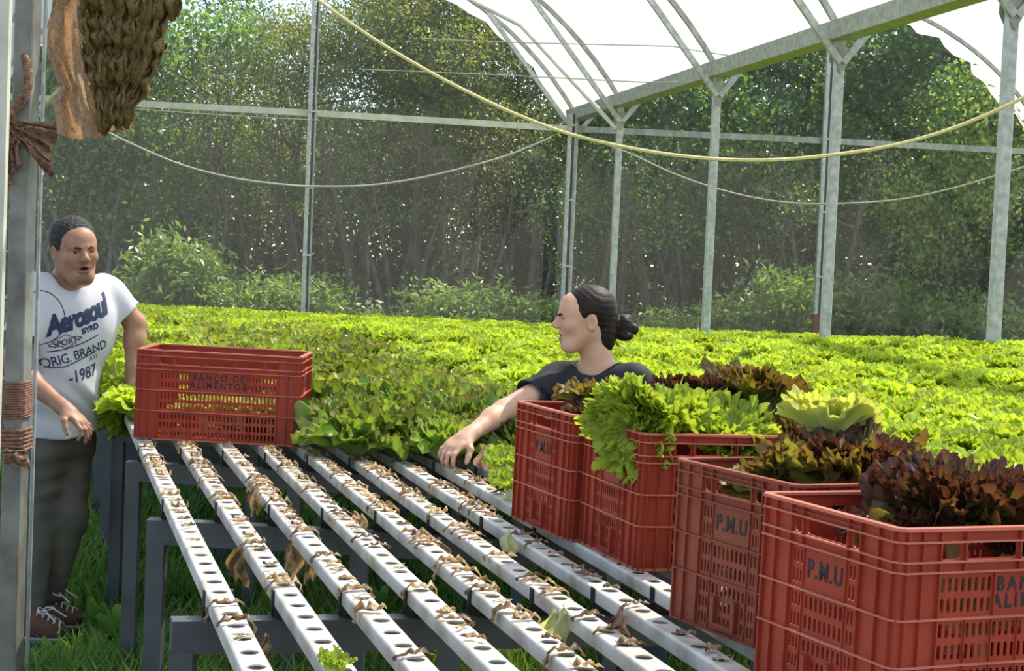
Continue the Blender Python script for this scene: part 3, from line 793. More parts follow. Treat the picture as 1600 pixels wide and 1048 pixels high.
def scatter_stuff(name, pts, meshes, label, cat):
    """one object: a point cloud with whole plants set on its points by geometry nodes"""
    me = bpy.data.meshes.new(name); me.from_pydata([tuple(p) for p, s in pts], [], []); me.update()
    a = me.attributes.new('psize', 'FLOAT', 'POINT'); a.data.foreach_set('value', [s for p, s in pts])
    a = me.attributes.new('pyaw', 'FLOAT', 'POINT'); a.data.foreach_set('value', [rg.uniform(0, 6.28) for _ in pts])
    a = me.attributes.new('pick', 'INT', 'POINT'); a.data.foreach_set('value', [rg.randrange(len(meshes)) for _ in pts])
    o = link(name, me)
    ng = bpy.data.node_groups.new(name, 'GeometryNodeTree')
    ng.interface.new_socket('Geometry', in_out='INPUT', socket_type='NodeSocketGeometry'); ng.interface.new_socket('Geometry', in_out='OUTPUT', socket_type='NodeSocketGeometry')
    gi = ng.nodes.new('NodeGroupInput'); go = ng.nodes.new('NodeGroupOutput'); join = ng.nodes.new('GeometryNodeJoinGeometry')
    nas = ng.nodes.new('GeometryNodeInputNamedAttribute'); nas.data_type = 'FLOAT'; nas.inputs[0].default_value = 'psize'
    nay = ng.nodes.new('GeometryNodeInputNamedAttribute'); nay.data_type = 'FLOAT'; nay.inputs[0].default_value = 'pyaw'
    nap = ng.nodes.new('GeometryNodeInputNamedAttribute'); nap.data_type = 'INT'; nap.inputs[0].default_value = 'pick'
    cx = ng.nodes.new('ShaderNodeCombineXYZ'); ng.links.new(nay.outputs[0], cx.inputs[2])
    for k, ob in enumerate(meshes):
        oi = ng.nodes.new('GeometryNodeObjectInfo'); oi.inputs['Object'].default_value = ob; oi.transform_space = 'ORIGINAL'
        cmp_ = ng.nodes.new('FunctionNodeCompare'); cmp_.data_type = 'INT'; cmp_.operation = 'EQUAL'
        ng.links.new(nap.outputs[0], cmp_.inputs[2]); cmp_.inputs[3].default_value = k
        ip = ng.nodes.new('GeometryNodeInstanceOnPoints')
        ng.links.new(gi.outputs[0], ip.inputs['Points']); ng.links.new(cmp_.outputs[0], ip.inputs['Selection']); ng.links.new(oi.outputs['Geometry'], ip.inputs['Instance'])
        ng.links.new(cx.outputs[0], ip.inputs['Rotation']); ng.links.new(nas.outputs[0], ip.inputs['Scale'])
        ng.links.new(ip.outputs[0], join.inputs[0])
    ng.links.new(join.outputs[0], go.inputs[0])
    md = o.modifiers.new('scatter', 'NODES'); md.node_group = ng
    tag(o, label, cat, kind='stuff')
    return o
def source_obs(k):
    out = []
    for me in src[k]:
        for ob in COL.objects:
            if ob.data == me: out.append(ob); break
    return out
if rest['g']: scatter_stuff('lettuce_field', rest['g'], source_obs('g'), 'bright green lettuce canopy filling the far field', 'lettuce')
if rest['m']: scatter_stuff('lettuce_patch', rest['m'], source_obs('m'), 'green to bronze lettuce filling the farther planted bench', 'lettuce')
# channels under the right hand beds (seen only between the plants)
fb = empty('growing_table', (bench_right(10) + 2, 10, 0), 'low table of channels hidden under the bright lettuce field', 'table')
ft = MB(); 
def fbp(mb, name, m):
    o = mb.build(name, m, fb); o.matrix_parent_inverse = Matrix.Translation(fb.location).inverted(); return o
for k in range(40):
    xo = 0.30 + k * 0.31; mb = MB()
    ys = [3.2, 6, 9.2, 12, 14.8, 18.6] if k > 1 else [6.6, 9.2, 12, 14.8, 18.6]
    pts = [Vector((bench_right(y) + xo, y, canopy(bench_right(y) + xo, y) - 0.20)) for y in ys]
    pts = [p for p in pts if in_view(p, 700)]
    if len(pts) < 2: continue
    for a, b in zip(pts[:-1], pts[1:]): mb.bar(a, b, 0.21, 0.03)
    fbp(mb, 'channel_bed', M['channel'])
for y in (4.5, 8, 12, 16):
    for k in range(5):
        x = bench_right(y) + 0.8 + k * 2.0
        fbp(MB().bar((x, y, -.02), (x, y, canopy(x, y) - 0.21), 0.05, 0.05, up=(0, 1, 0)), 'leg', M['darkpost'])

# ------------------------------------------------------------------ harvested heads in the crates
def leafset(mat, base, n, L, W, amp, fr, lobes, nr=11, na=45):
    out = []
    for k in range(n):
        me = with_edge('leaf', [leaf_arrays(base + k, L, W, nr, na, amp, fr, 0.75, 0.12, lobes, cup=0.45, fine=0.9)])
        me.materials.append(mat); out.append(me)
    return out
LS_G = leafset(M['let_head'], 200, 5, 0.135, 0.088, 0.021, 16, 0.06, 17, 261)
LS_R = leafset(M['let_red'], 220, 5, 0.118, 0.080, 0.021, 16, 0.06, 17, 261)
LS_B = leafset(M['let_bronze'], 240, 4, 0.135, 0.082, 0.020, 15, 0.10, 16, 241)
LS_P = leafset(M['let_pale'], 260, 3, 0.135, 0.080, 0.014, 10, 0.06, 13, 141)
stub_me = MB().tube([(0, 0, -0.045), (0, 0, -0.02), (0, 0, 0.01)], [0.010, 0.014, 0.018], 8).mesh('stem', True); stub_me.materials.append(M['stub'])
def roots_mesh(seed, n=14, L=0.12):
    g = random.Random(seed); mb = MB()
    for k in range(n):
        a = g.uniform(0, 6.28); p = Vector((0.008 * math.cos(a), 0.008 * math.sin(a), -0.04)); pts = [p]
        for j in range(4): p = p + Vector((g.uniform(-.018, .018), g.uniform(-.018, .018), -L / 4 * g.uniform(.6, 1.2))); pts.append(p)
        mb.tube(pts, 0.0013, 4, cap=False)
    me = mb.mesh('roots', True); me.materials.append(M['root']); return me
ROOTS = [roots_mesh(k) for k in range(2)]
def head(loc, tilt, label, leaves, n=18, size=1.0, seed=0, group=None, spread=1.0, roots=False, tip=None):
    """lettuce head: stem, loose frilled leaves, roots when pulled with them. tilt = (axis direction)"""
    g = random.Random(seed)
    h = empty('curly_lettuce', loc, label, 'lettuce', group)
    ax = Vector(tilt).normalized(); h.rotation_euler = ax.to_track_quat('Z', 'Y').to_euler()
    link('stem', stub_me, None, h)
    if roots: link('roots', ROOTS[seed % 2], None, h)
    n = int(n * 1.25); size = size * 1.03
    for k in range(n):
        q = k / (n - 1); th = 0.95 * spread * (1 - q) ** 1.1 + g.uniform(-.1, .1); az = k * 2.399 + g.uniform(-.35, .35)
        me = leaves[g.randrange(len(leaves))]
        if tip and q < 0.25: me = tip[g.randrange(len(tip))]
        o = link('leaf', me, None, h)
        s = size * (0.72 + 0.42 * (1 - q) + g.uniform(-.08, .08))
        o.scale = (s, s, s)
        # outward fall of the leaf is +y: tilt about x by -th, then spin
        o.rotation_euler = (Matrix.Rotation(az, 3, 'Z') @ Matrix.Rotation(-th, 3, 'X')).to_euler()
    return h
def cr(c, x, y, z):   # crate coordinates to world
    return CR[c].matrix_world @ Vector((x, y, z))
for c in CR.values(): pass
bpy.context.view_layer.update()
HG = 'harvested lettuce heads in the crates'
# second crate: green curly head tumbling over the near left corner
head(cr(2, 0.05, 0.11, 0.325), (-0.50, -0.60, -0.10), 'big bright green curly lettuce hanging over the crate corner', LS_G, 26, 0.86, 1, HG, 0.9, True)
head(cr(2, 0.13, 0.17, 0.285), (-0.15, -0.2, 0.95), 'bright green curly lettuce standing up next to the overhanging one', LS_G, 22, 0.88, 2, HG, 0.95)
head(cr(2, 0.27, 0.13, 0.265), (0.15, -0.45, 0.85), 'green curly lettuce resting on the crate rim, middle of that crate', LS_G, 22, 0.85, 3, HG, 1.0)
head(cr(2, 0.24, 0.29, 0.325), (0.0, 0.2, 0.95), 'dark red lettuce poking up behind the green heads', LS_R, 20, 0.88, 4, HG, 0.9)
head(cr(2, 0.40, 0.26, 0.33), (0.25, 0.1, 0.95), 'bronze tinged lettuce standing behind the green heads', LS_B, 20, 1.0, 5, HG, 0.85)
head(cr(2, 0.45, 0.15, 0.25), (0.3, -0.2, 0.9), 'dark green lettuce at the right end of the second crate', LS_B, 20, 0.88, 6, HG, 0.95)
# first crate
head(cr(1, 0.13, 0.13, 0.255), (-0.15, -0.15, 0.95), 'dark red lettuce rising from the crate in front of the woman', LS_R, 20, 0.80, 7, HG, 0.85)
head(cr(1, 0.17, 0.23, 0.285), (-0.1, 0.1, 1.0), 'bronze edged lettuce leaf cluster against the woman\'s black shirt', LS_B, 14, 0.85, 8, HG, 0.75)
head(cr(1, 0.38, 0.18, 0.21), (0.2, 0.0, 0.9), 'dull red lettuce hidden low in the farthest crate of the row', LS_R, 16, 0.85, 9, HG, 0.9)
# third crate
head(cr(3, 0.14, 0.22, 0.255), (-0.45, 0.2, 0.75), 'greenish red lettuce lying low along the faded crate', LS_B, 20, 0.80, 10, HG, 1.0)
head(cr(3, 0.28, 0.18, 0.275), (0.0, -0.1, 1.0), 'large dark lettuce heap with yellow lit edges in the faded crate', LS_R, 26, 1.05, 11, HG, 1.0, tip=LS_B)
head(cr(3, 0.31, 0.29, 0.33), (0.10, 0.15, 1.0), 'pale yellow lettuce standing up at the back of the faded crate', LS_P, 12, 0.95, 12, HG, 0.6)
head(cr(3, 0.15, 0.17, 0.185), (0, 0, 1), 'dark red lettuce low at the end of the faded crate', LS_R, 18, 0.75, 13, HG, 0.9)
head(cr(3, 0.44, 0.18, 0.25), (0.25, 0.0, 0.95), 'dark red lettuce at the right end of the faded crate', LS_R, 20, 0.9, 30, HG, 0.95)
# nearest crate
head(cr(4, 0.16, 0.19, 0.235), (-0.15, 0.0, 0.95), 'small ruffled purple lettuce at the end of the nearest crate', LS_R, 22, 0.75, 14, HG, 0.95)
head(cr(4, 0.27, 0.20, 0.265), (0.0, -0.05, 1.0), 'tall maroon ruffled lettuce in the middle of the nearest crate', LS_R, 32, 1.15, 15, HG, 1.0)
head(cr(4, 0.33, 0.13, 0.235), (0.1, -0.25, 0.95), 'low maroon lettuce against the front rim of the nearest crate', LS_R, 20, 0.8, 31, HG, 0.95)
head(cr(4, 0.39, 0.20, 0.255), (0.2, 0.0, 0.95), 'dark maroon lettuce right of the tall one in the nearest crate', LS_R, 24, 0.9, 16, HG, 0.95)
head(cr(4, 0.475, 0.18, 0.235), (0.2, 0.0, 0.95), 'green and bronze lettuce cut by the right edge of the picture', LS_B, 20, 0.85, 17, HG, 0.9)
head(cr(4, 0.30, 0.15, 0.10), (0.0, -0.15, 0.95), 'pale lettuce seen through the front slots of the nearest crate', LS_P, 12, 0.7, 18, HG, 0.8)
# lone crate: wilted yellow leaves at the bottom
for k, (x, y) in enumerate(((0.20, 0.15), (0.33, 0.2), (0.45, 0.12))):
    head(cr(0, x, y + .03, 0.06), (rg.uniform(-.2, .2), -0.1, 1.0), ['yellowish lettuce seen through the left slots of the lone crate', 'yellowish lettuce seen through the middle slots of the lone crate', 'yellowish lettuce seen through the right slots of the lone crate'][k], LS_P, 12, 0.80, 20 + k, HG, 0.8)
# the bunch the man is holding at the crate
head(at(203, 618, 6.42), (-0.85, 0.05, -0.35), 'green lettuce with roots in the man\'s hand beside the crate', LS_G, 20, 1.05, 24, None, 0.95, True)
head(at(196, 622, 6.52), (-0.35, 0.1, -0.85), 'darker green lettuce hanging lower behind the man\'s bunch', LS_G, 18, 1.15, 25, None, 0.95, True)
# small leftovers
head(at(523, 1043, 2.62), (0.2, -0.2, 1.0), 'tiny green seedling left in a hole of the second channel', LS_G, 8, 0.22, 26, None, 1.0)
for k, (px, py, d, s) in enumerate(((790, 735, 4.75, .55), (797, 765, 4.6, .45))):
    head(at(px, py, d), (-0.1, -0.3, 1.0), ['small fresh green plant left of the woman\'s crate', 'lower small green shoot left of the woman\'s crate'][k], LS_G, 9, s, 27 + k, None, 0.8)
# ------------------------------------------------------------------ dried leaf scraps draped over the channels
def scrap_mesh(seed, mat):
    g = np.random.default_rng(seed)
    a = g.uniform(0.015, 0.05); b = g.uniform(0.01, 0.07); wv = g.uniform(0.008, 0.026)
    nu, nv = 15, 5
    u = np.linspace(-a, b, nu)[:, None]; v = np.linspace(-1, 1, nv)[None, :]
    taper = 0.35 + 0.65 * np.sin(np.linspace(0.25, math.pi - 0.12, nu))[:, None]
    y = v * wv * 0.5 * taper * (1 + 0.25 * np.sin(9 * u / 0.03 + seed)) + 0.010 * np.sin(u * 40 + seed)
    crum = 0.0045 * np.sin(u * 210 + v * 2.5 + seed) + 0.004 * np.sin(u * 95 - v * 3.1 + 2 * seed) + g.normal(0, 0.0012, (nu, nv))
    over = np.clip(np.abs(u) - 0.0245, 0, None); flat = np.clip(u, -0.0245, 0.0245)
    x = flat + np.sign(u) * (np.minimum(over, 0.005) + (over > 0) * (0.002 + np.abs(crum))) + 0 * v
    z = 0.0045 + np.abs(crum) * (over == 0) * 1.6 - np.clip(over - 0.002, 0, None) * 0.98
    # hanging ends curl back a little along the channel
    y = y + np.clip(over - 0.01, 0, None) * 0.5 * math.sin(seed * 1.7)
    V = np.stack([x, y + 0 * x, z + 0 * x], -1).reshape(-1, 3)
    i = np.arange(nu * nv).reshape(nu, nv)
    Q = np.stack([i[:-1, :-1], i[1:, :-1], i[1:, 1:], i[:-1, 1:]], -1).reshape(-1, 4)
    me = np_mesh('dried_leaf', V, Q); me.materials.append(mat); return me
def crumb_mesh(seed, mat):
    """crumpled bits lying flat on top"""
    g = np.random.default_rng(seed); nu, nv = 9, 5
    u = np.linspace(-1, 1, nu)[:, None]; v = np.linspace(-1, 1, nv)[None, :]
    L, W_ = g.uniform(0.015, 0.032), g.uniform(0.004, 0.010)
    x = u * 0.017 + 0 * v; y = v * W_ * (1 - 0.6 * u * u) + 0.012 * np.sin(2 * u + seed)
    z = 0.004 + np.abs(0.006 * np.sin(4 * u + seed) + 0.004 * np.sin(5 * v + 2 * seed) + g.normal(0, 0.0015, (nu, nv)))
    V = np.stack([x, y, z], -1).reshape(-1, 3); i = np.arange(nu * nv).reshape(nu, nv)
    Q = np.stack([i[:-1, :-1], i[1:, :-1], i[1:, 1:], i[:-1, 1:]], -1).reshape(-1, 4)
    me = np_mesh('dried_leaf', V, Q); me.materials.append(mat); return me
def strand_mesh(seed):
    g = random.Random(seed); mb = MB()
    for k in range(4):
        y0 = g.uniform(-.02, .02); s_ = g.uniform(-.9, .9); x0 = g.uniform(-.027, -.01); x1 = g.uniform(.005, .027); pts = []
        if g.random() < .4: pts.append((-0.028, y0, -g.uniform(.004, .03))); x0 = -.0265
        for j in range(5): x = x0 + (x1 - x0) * j / 4; pts.append((x, y0 + s_ * (x - x0) + g.uniform(-.004, .004), 0.003 + g.uniform(0, .004)))
        mb.tube(pts, 0.0009, 4, cap=False)
    me = mb.mesh('dried_strand', True); me.materials.append(M['root']); return me
SCR = [scrap_mesh(k, M['dry']) for k in range(12)]; CRB = [crumb_mesh(k, M['dry']) for k in range(6)]
SCP = [scrap_mesh(k + 40, M['dry_pink']) for k in range(3)] + [crumb_mesh(k + 40, M['dry_pink']) for k in range(3)]
STR = [strand_mesh(k) for k in range(4)]
rs = random.Random(77)
nscrap = 0
for i in range(9):
    y = 2.35
    while y < front[i] + 0.1:
        dens = 0.16 + 0.55 * min(1, max(0, (y - 2.6) / 2.2)) + (0.1 if 3 <= i <= 6 else 0)
        if rs.random() < dens:
            q = rs.random()
            pink = i >= 6 and rs.random() < 0.5 and y < 4.3
            me = rs.choice(SCP) if pink else (rs.choice(SCR) if q < 0.45 else (rs.choice(CRB) if q < 0.80 else rs.choice(STR)))
            p = chan_pt(i, (y - CY0) / CDIR.y)
            inside = False
            for c in CR.values():
                l = c.matrix_world.inverted() @ p
                if -0.03 < l.x < CL + .03 and -0.03 < l.y < CW + .03: inside = True
            if not inside and in_view(p, 10):
                o = bpy.data.objects.new('dried_leaf' if 'strand' not in me.name else 'dried_strand', me); COL.objects.link(o)
                o.location = p; e = chan_rot(); e.z += math.pi if rs.random() < 0.25 else 0; o.rotation_euler = e
                if abs(e.z + CYAW) > 1: o.rotation_euler = Euler((-e.x, 0, e.z))
                sc = rs.uniform(.8, 1.25); o.scale = (1, sc, 1 if 'strand' in me.name else rs.uniform(.8, 1.2))
                if pink: tag(o, 'purplish dried leaf scrap on a channel beside the red crates', 'dried leaf', 'purplish scraps beside the crates')
                elif 'strand' in me.name: tag(o, 'few dry pale root strands lying across a white channel', 'root strands', 'root strands on the channels')
                else: tag(o, 'shrivelled tan leaf scrap draped over a white growing channel', 'dried leaf', 'dried leaf scraps on the channels')
                nscrap += 1
        y += rs.uniform(0.035, 0.075)
# a few big limp leaves hanging from the channels
def limp(px, py, d, w_, h_, mat, lab, seed, lean=0.0):
    nu, nv = 9, 11; u = np.linspace(-1, 1, nu)[:, None]; v = np.linspace(0, 1, nv)[None, :]
    x = u * w_ / 2 * (0.35 + 0.65 * np.sin(v * 2.6)) + lean * v * h_ + 0.006 * np.sin(7 * v + seed); z = -v * h_ + 0.006 * np.cos(4 * u) + 0.008 * np.sin(5 * u + seed) * v
    y = 0.010 * np.sin(3 * u + 4 * v + seed) + 0.006 * np.sin(9 * u + seed)
    V = np.stack([x, y + 0 * x, z], -1).reshape(-1, 3); i = np.arange(nu * nv).reshape(nu, nv)
    Q = np.stack([i[:-1, :-1], i[1:, :-1], i[1:, 1:], i[:-1, 1:]], -1).reshape(-1, 4)
    o = link('limp_leaf', np_mesh('limp_leaf', V, Q), mat, None, at(px, py, d)); o.rotation_euler = (0, 0, rs.uniform(-.5, .5))
    tag(o, lab, 'dried leaf', 'limp leaves hanging from the channels')
limp(374, 852, 3.72, 0.055, 0.085, M['dry'], 'pale limp leaf hanging left of the second channel', 1)
limp(398, 758, 4.4, 0.035, 0.075, M['dry'], 'yellowed limp leaf hanging at the third channel near the crossbeam', 2)
limp(462, 836, 3.9, 0.05, 0.10, M['dry'], 'ragged brown leaf hanging left of the third channel', 3, -.1)
limp(478, 850, 3.8, 0.035, 0.085, M['dry'], 'narrow brown leaf hanging beside the ragged one', 4, .25)
limp(542, 905, 3.45, 0.03, 0.075, M['dry'], 'brown leaf tip hanging from the middle of the third channel', 5)
limp(881, 948, 3.15, 0.045, 0.070, M['let_pale'], 'pale yellow limp leaf hanging from the sixth channel', 6, -.15)
limp(862, 955, 3.2, 0.04, 0.055, M['let_pale'], 'greenish limp leaf hanging under the sixth channel', 7)
limp(965, 955, 3.1, 0.05, 0.06, M['dry_pink'], 'purple brown limp leaf hanging from the seventh channel', 8)
limp(795, 830, 3.9, 0.04, 0.06, M['let_pale'], 'pale green limp leaf under the fifth channel', 9)
limp(688, 842, 3.9, 0.05, 0.05, M['dry'], 'crumpled tan leaf hanging from the fourth channel', 10)
limp(560, 800, 4.3, 0.05, 0.06, M['dry'], 'crumpled tan leaf hanging from the fifth channel', 11)
limp(765, 695, 4.95, 0.09, 0.075, M['dry_pink'], 'large wilted pinkish leaf standing near the woman\'s hand', 12)
limp(412, 994, 3.0, 0.03, 0.045, M['dry'], 'small dry leaf under the second channel near the front crossbeam', 13)

# ------------------------------------------------------------------ grass
M['grass'] = leafmat('grass_blades', [(0.30, (0.08, 0.17, 0.035)), (0.5, (0.15, 0.29, 0.05)), (0.72, (0.28, 0.37, 0.08))], attr=False, trans=0.4, var=0.0)
M['straw'] = leafmat('dead_grass', [(0.3, (0.26, 0.21, 0.11)), (0.6, (0.38, 0.31, 0.18))], attr=False, trans=0.2, var=0.0)
def grass(name, n, xr, yr, hmin, hmax, wd, mat, seed, label, bias=None):
    g = np.random.default_rng(seed)
    x = g.uniform(*xr, n); y = yr[0] + (yr[1] - yr[0]) * g.uniform(0, 1, n) ** 1.4
    x = x + CDIR.x / CDIR.y * (y - 6) if bias else x
    patch = 0.5 + 0.5 * np.sin(x * 2.1 + 1.3 * np.sin(y * 1.7)) * np.cos(y * 1.9 + x)
    h = g.uniform(hmin, hmax, n) * (0.55 + 0.65 * patch)
    h = h * np.where((np.abs(x + 1.83) < .30) & (y > 5.55) & (y < 6.45), .32, 1)     # trodden around the shoes
    az = g.uniform(0, 6.28, n); ln = g.uniform(0.15, 0.75, n) * h; tw = g.uniform(0, 6.28, n)
    w_ = wd * g.uniform(.6, 1.3, n)
    dx, dy = np.cos(az), np.sin(az); px_, py_ = -np.sin(tw), np.cos(tw)
    def P(t, s, hz): return np.stack([x + dx * ln * t + px_ * w_ * s, y + dy * ln * t + py_ * w_ * s, -0.02 + h * hz], -1)
    V = np.stack([P(0, -.5, 0), P(0, .5, 0), P(.25, -.45, .55), P(.25, .45, .55), P(1, 0, .92)], 1)
    b = 5 * np.arange(n)[:, None]
    Q = b + np.array([[0, 1, 3, 2]]); T = b + np.array([[2, 3, 4]])
    o = link(name, np_mesh(name, V.reshape(-1, 3), Q, T), mat); tag(o, label, 'grass', kind='stuff')
grass('grass', 52000, (-2.6, 1.6), (4.9, 10.0), 0.07, 0.22, 0.011, M['grass'], 3, 'tangled green grass on the ground under the bench', bias=True)
grass('dead_grass', 5000, (-1.6, 1.2), (5.0, 7.0), 0.04, 0.12, 0.006, M['straw'], 4, 'dead straw among the grass under the bench', bias=True)
grass('grass', 16000, (-9, 13), (22.3, 25.5), 0.2, 0.55, 0.03, M['grass'], 6, 'rough grass strip along the end wall')
# broad leaved weeds
M['weed'] = leafmat('weed_leaf', [(0.0, (0.16, 0.28, 0.06)), (1.0, (0.12, 0.26, 0.04))], trans=0.45, var=0.3)
WEED = [plant_mesh('weed_plant', 70 + k, 8, 0.20, 0.05, 5, 7, 0.006, 4, 0.0, M['weed']) for k in range(2)]
for k, (px, py, d, s, lab_) in enumerate(((318, 790, 6.6, 1.0, 'bright weed between the first and second channels'), (600, 800, 6.4, .9, 'broad weed seen between the fifth and sixth channels'), (186, 985, 6.0, .8, 'tall weed by the second bench leg'),
                           (152, 968, 6.2, .6, 'yellow green weed right of the man\'s shoes'), (75, 1050, 5.55, .6, 'bright weed at the foot of the near post'), (440, 900, 6.3, .8, 'dull weed in the shade under the second channel'), (250, 790, 7.5, 1., 'weed clump behind the bench legs'))):
    p = at(px, py, d); p.z = 0
    o = link('weed_plant', WEED[k % 2], None, None, p, (0, 0, k * 1.3)); o.scale = (s, s, s * 1.3); tag(o, lab_, 'weed', 'broad leaved weeds')
# ------------------------------------------------------------------ trees and shrubs beyond the end wall
M['bark'] = surf('grey_brown_bark', (0.06, 0.05, 0.042), (0.14, 0.12, 0.10), scale=12, rough=0.95, stretch=(1, 1, .25))
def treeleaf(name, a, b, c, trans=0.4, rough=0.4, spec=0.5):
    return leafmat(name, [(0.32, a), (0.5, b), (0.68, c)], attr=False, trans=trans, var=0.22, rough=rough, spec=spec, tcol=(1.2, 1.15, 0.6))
M['tl_olive'] = treeleaf('fine_olive_foliage', (0.105,0.149,0.038), (0.210,0.263,0.061), (0.350,0.350,0.079))
M['tl_green'] = treeleaf('glossy_green_foliage', (0.061,0.131,0.035), (0.123,0.245,0.052), (0.228,0.350,0.079), rough=0.3, spec=0.8)
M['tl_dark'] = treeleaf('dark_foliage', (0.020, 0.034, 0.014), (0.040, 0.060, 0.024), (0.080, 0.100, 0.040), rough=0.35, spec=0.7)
M['tl_lime'] = treeleaf('lime_foliage', (0.158,0.280,0.052), (0.280,0.438,0.079), (0.438,0.560,0.105))
M['tl_euc'] = treeleaf('grey_green_foliage', (0.061,0.088,0.052), (0.105,0.149,0.079), (0.193,0.228,0.123))

def leaves_np(C, size, ln, g, droop=0.3):
    """C (n,3) leaf centres -> folded diamond leaves"""
    n = len(C)
    d = g.normal(0, 1, (n, 3)); d[:, 2] -= droop; d /= np.linalg.norm(d, axis=1)[:, None]
    e = g.normal(0, 1, (n, 3)); e -= d * (e * d).sum(1)[:, None]; e /= np.linalg.norm(e, axis=1)[:, None]
    nn = np.cross(d, e); s = size * g.uniform(.6, 1.35, n)[:, None]
    a = C - d * s * ln * .5; t = C + d * s * ln * .5; m = C + nn * s * .1
    l = m + e * s * .5; r = m - e * s * .5
    V = np.stack([a, l, t, r], 1).reshape(-1, 3); b = 4 * np.arange(n)[:, None]
    T = np.concatenate([b + np.array([[0, 2, 1]]), b + np.array([[0, 3, 2]])])
    return V, T
def make_tree(seed, H, crown_lo, spread, nleaf, lsize, llen, mat, trunk_r=0.07, lean=0.1, clust=0.35, nbr=22, stems=1, flat=1.0, twigs=1):
    g = np.random.default_rng(seed); rn = random.Random(seed)
    wood = MB(); tips = []
    for st in range(stems):
        a0 = rn.uniform(0, 6.28); p = Vector((0.2 * st * math.cos(a0), 0.2 * st * math.sin(a0), -0.05)); pts = [p.copy()]; dirv = Vector((rn.uniform(-lean, lean), rn.uniform(-lean, lean), 1)).normalized()
        nseg = 9
        for k in range(nseg):
            dirv = (dirv + Vector((rn.uniform(-.16, .16), rn.uniform(-.16, .16), .08))).normalized(); p = p + dirv * (H * 0.92 / nseg); pts.append(p.copy())
        wood.tube(pts, [trunk_r * (1 - 0.85 * k / nseg) for k in range(nseg + 1)], 7)
        for b in range(max(3, nbr // stems)):
            t = rn.uniform(max(crown_lo, 0.12), 1.0); k = min(int(t * nseg), nseg - 1); base = pts[k].lerp(pts[k + 1], t * nseg - k)
            az = rn.uniform(0, 6.28); L = spread * (0.45 + 0.75 * rn.random()) * (1.15 - 0.55 * abs(t - 0.6) / 0.6)
            d = Vector((math.cos(az), math.sin(az), rn.uniform(.1, .9) * flat)).normalized(); q = base.copy(); bp_ = [q.copy()]
            for j in range(4): d = (d + Vector((rn.uniform(-.3, .3), rn.uniform(-.3, .3), rn.uniform(-.1, .25)))).normalized(); q = q + d * L / 4; bp_.append(q.copy())
            r0 = trunk_r * (1 - 0.8 * t) * .55 + .006
            wood.tube(bp_, [r0 * (1 - .17 * j) for j in range(5)], 5, cap=False)
            tips += [(bp_[2], .7), (bp_[3], .9), (bp_[4], 1)]
            for _ in range(twigs):
                j = rn.choice((2, 3)); e = bp_[j] + Vector((rn.uniform(-1, 1), rn.uniform(-1, 1), rn.uniform(-.2, .8))) * L * .35
                wood.tube([bp_[j], bp_[j].lerp(e, .5) + Vector((rn.uniform(-.05, .05), 0, .03)), e], [r0 * .45, r0 * .35, .004], 4, cap=False); tips.append((e, .9))
        tips.append((pts[-1], 1.0))
    T0 = np.array([tuple(t[0]) for t in tips]); wgt = np.array([t[1] for t in tips]); wgt = wgt / wgt.sum()
    pick = g.choice(len(T0), nleaf, p=wgt)
    C = T0[pick] + g.normal(0, 1, (nleaf, 3)) * clust * np.array([1, 1, .65 if flat >= 1 else .38])
    C[:, 2] = np.maximum(C[:, 2], 0.05)
    V, T = leaves_np(C, lsize, llen, g)
    wm = wood.mesh('trunk', True); wm.materials.append(M['bark'])
    lm = np_mesh('foliage', V, None, T, smooth=False); lm.materials.append(mat)
    return wm, lm
TK = {
 'olive': [make_tree(1, 6.2, .55, 1.9, 20000, .032, 1.9, M['tl_olive'], .085, .22, .30, 26, 1, .5, 2), make_tree(2, 5.8, .52, 1.8, 19000, .032, 1.9, M['tl_olive'], .075, .25, .30, 24, 2, .5, 2)],
 'green': [make_tree(3, 5.6, .25, 1.15, 10000, .058, 1.6, M['tl_green'], .06, .12, .30, 26, 1), make_tree(4, 6.2, .22, 1.25, 11000, .055, 1.7, M['tl_green'], .065, .12, .32, 28, 2)],
 'euc':   [make_tree(5, 9.5, .45, 1.2, 3000, .050, 2.2, M['tl_euc'], .09, .07, .35, 26, 1)],
 'dark':  [make_tree(6, 5.2, .10, 1.3, 12000, .075, 1.5, M['tl_dark'], .06, .12, .36, 30, 2), make_tree(7, 7.0, .08, 1.7, 13000, .08, 1.5, M['tl_dark'], .08, .1, .45, 34, 1)],
 'lime':  [make_tree(8, 4.6, .12, 1.1, 13000, .05, 1.6, M['tl_lime'], .055, .1, .28, 26, 1)],
 'thin':  [make_tree(9, 5.4, .50, .8, 1500, .035, 1.8, M['tl_olive'], .060, .30, .30, 22, 4, 1, 4), make_tree(10, 5.0, .45, .8, 1400, .04, 1.7, M['tl_green'], .060, .30, .28, 22, 5, 1, 4)],
 'fill':  [make_tree(11, 6.5, .02, 2.0, 13000, .11, 1.4, M['tl_dark'], .09, .08, .55, 36, 1)],
}
ru = random.Random(31)
def tree(kind, px, d, s, label, name='tree', v=None, dz=0.0):
    wm, lm = TK[kind][v if v is not None else ru.randrange(len(TK[kind]))]
    p = at(px, 470, d); p.z = -0.02 + max(0, min((p.y - 24) * 0.02, 1.2)) + dz
    t = empty(name, p, label, 'tree', 'trees beyond the end wall'); t.rotation_euler = (0, 0, ru.uniform(0, 6.28)); t.scale = (s, s, s * ru.uniform(.95, 1.06))
    link('trunk', wm, None, t); link('foliage', lm, None, t)
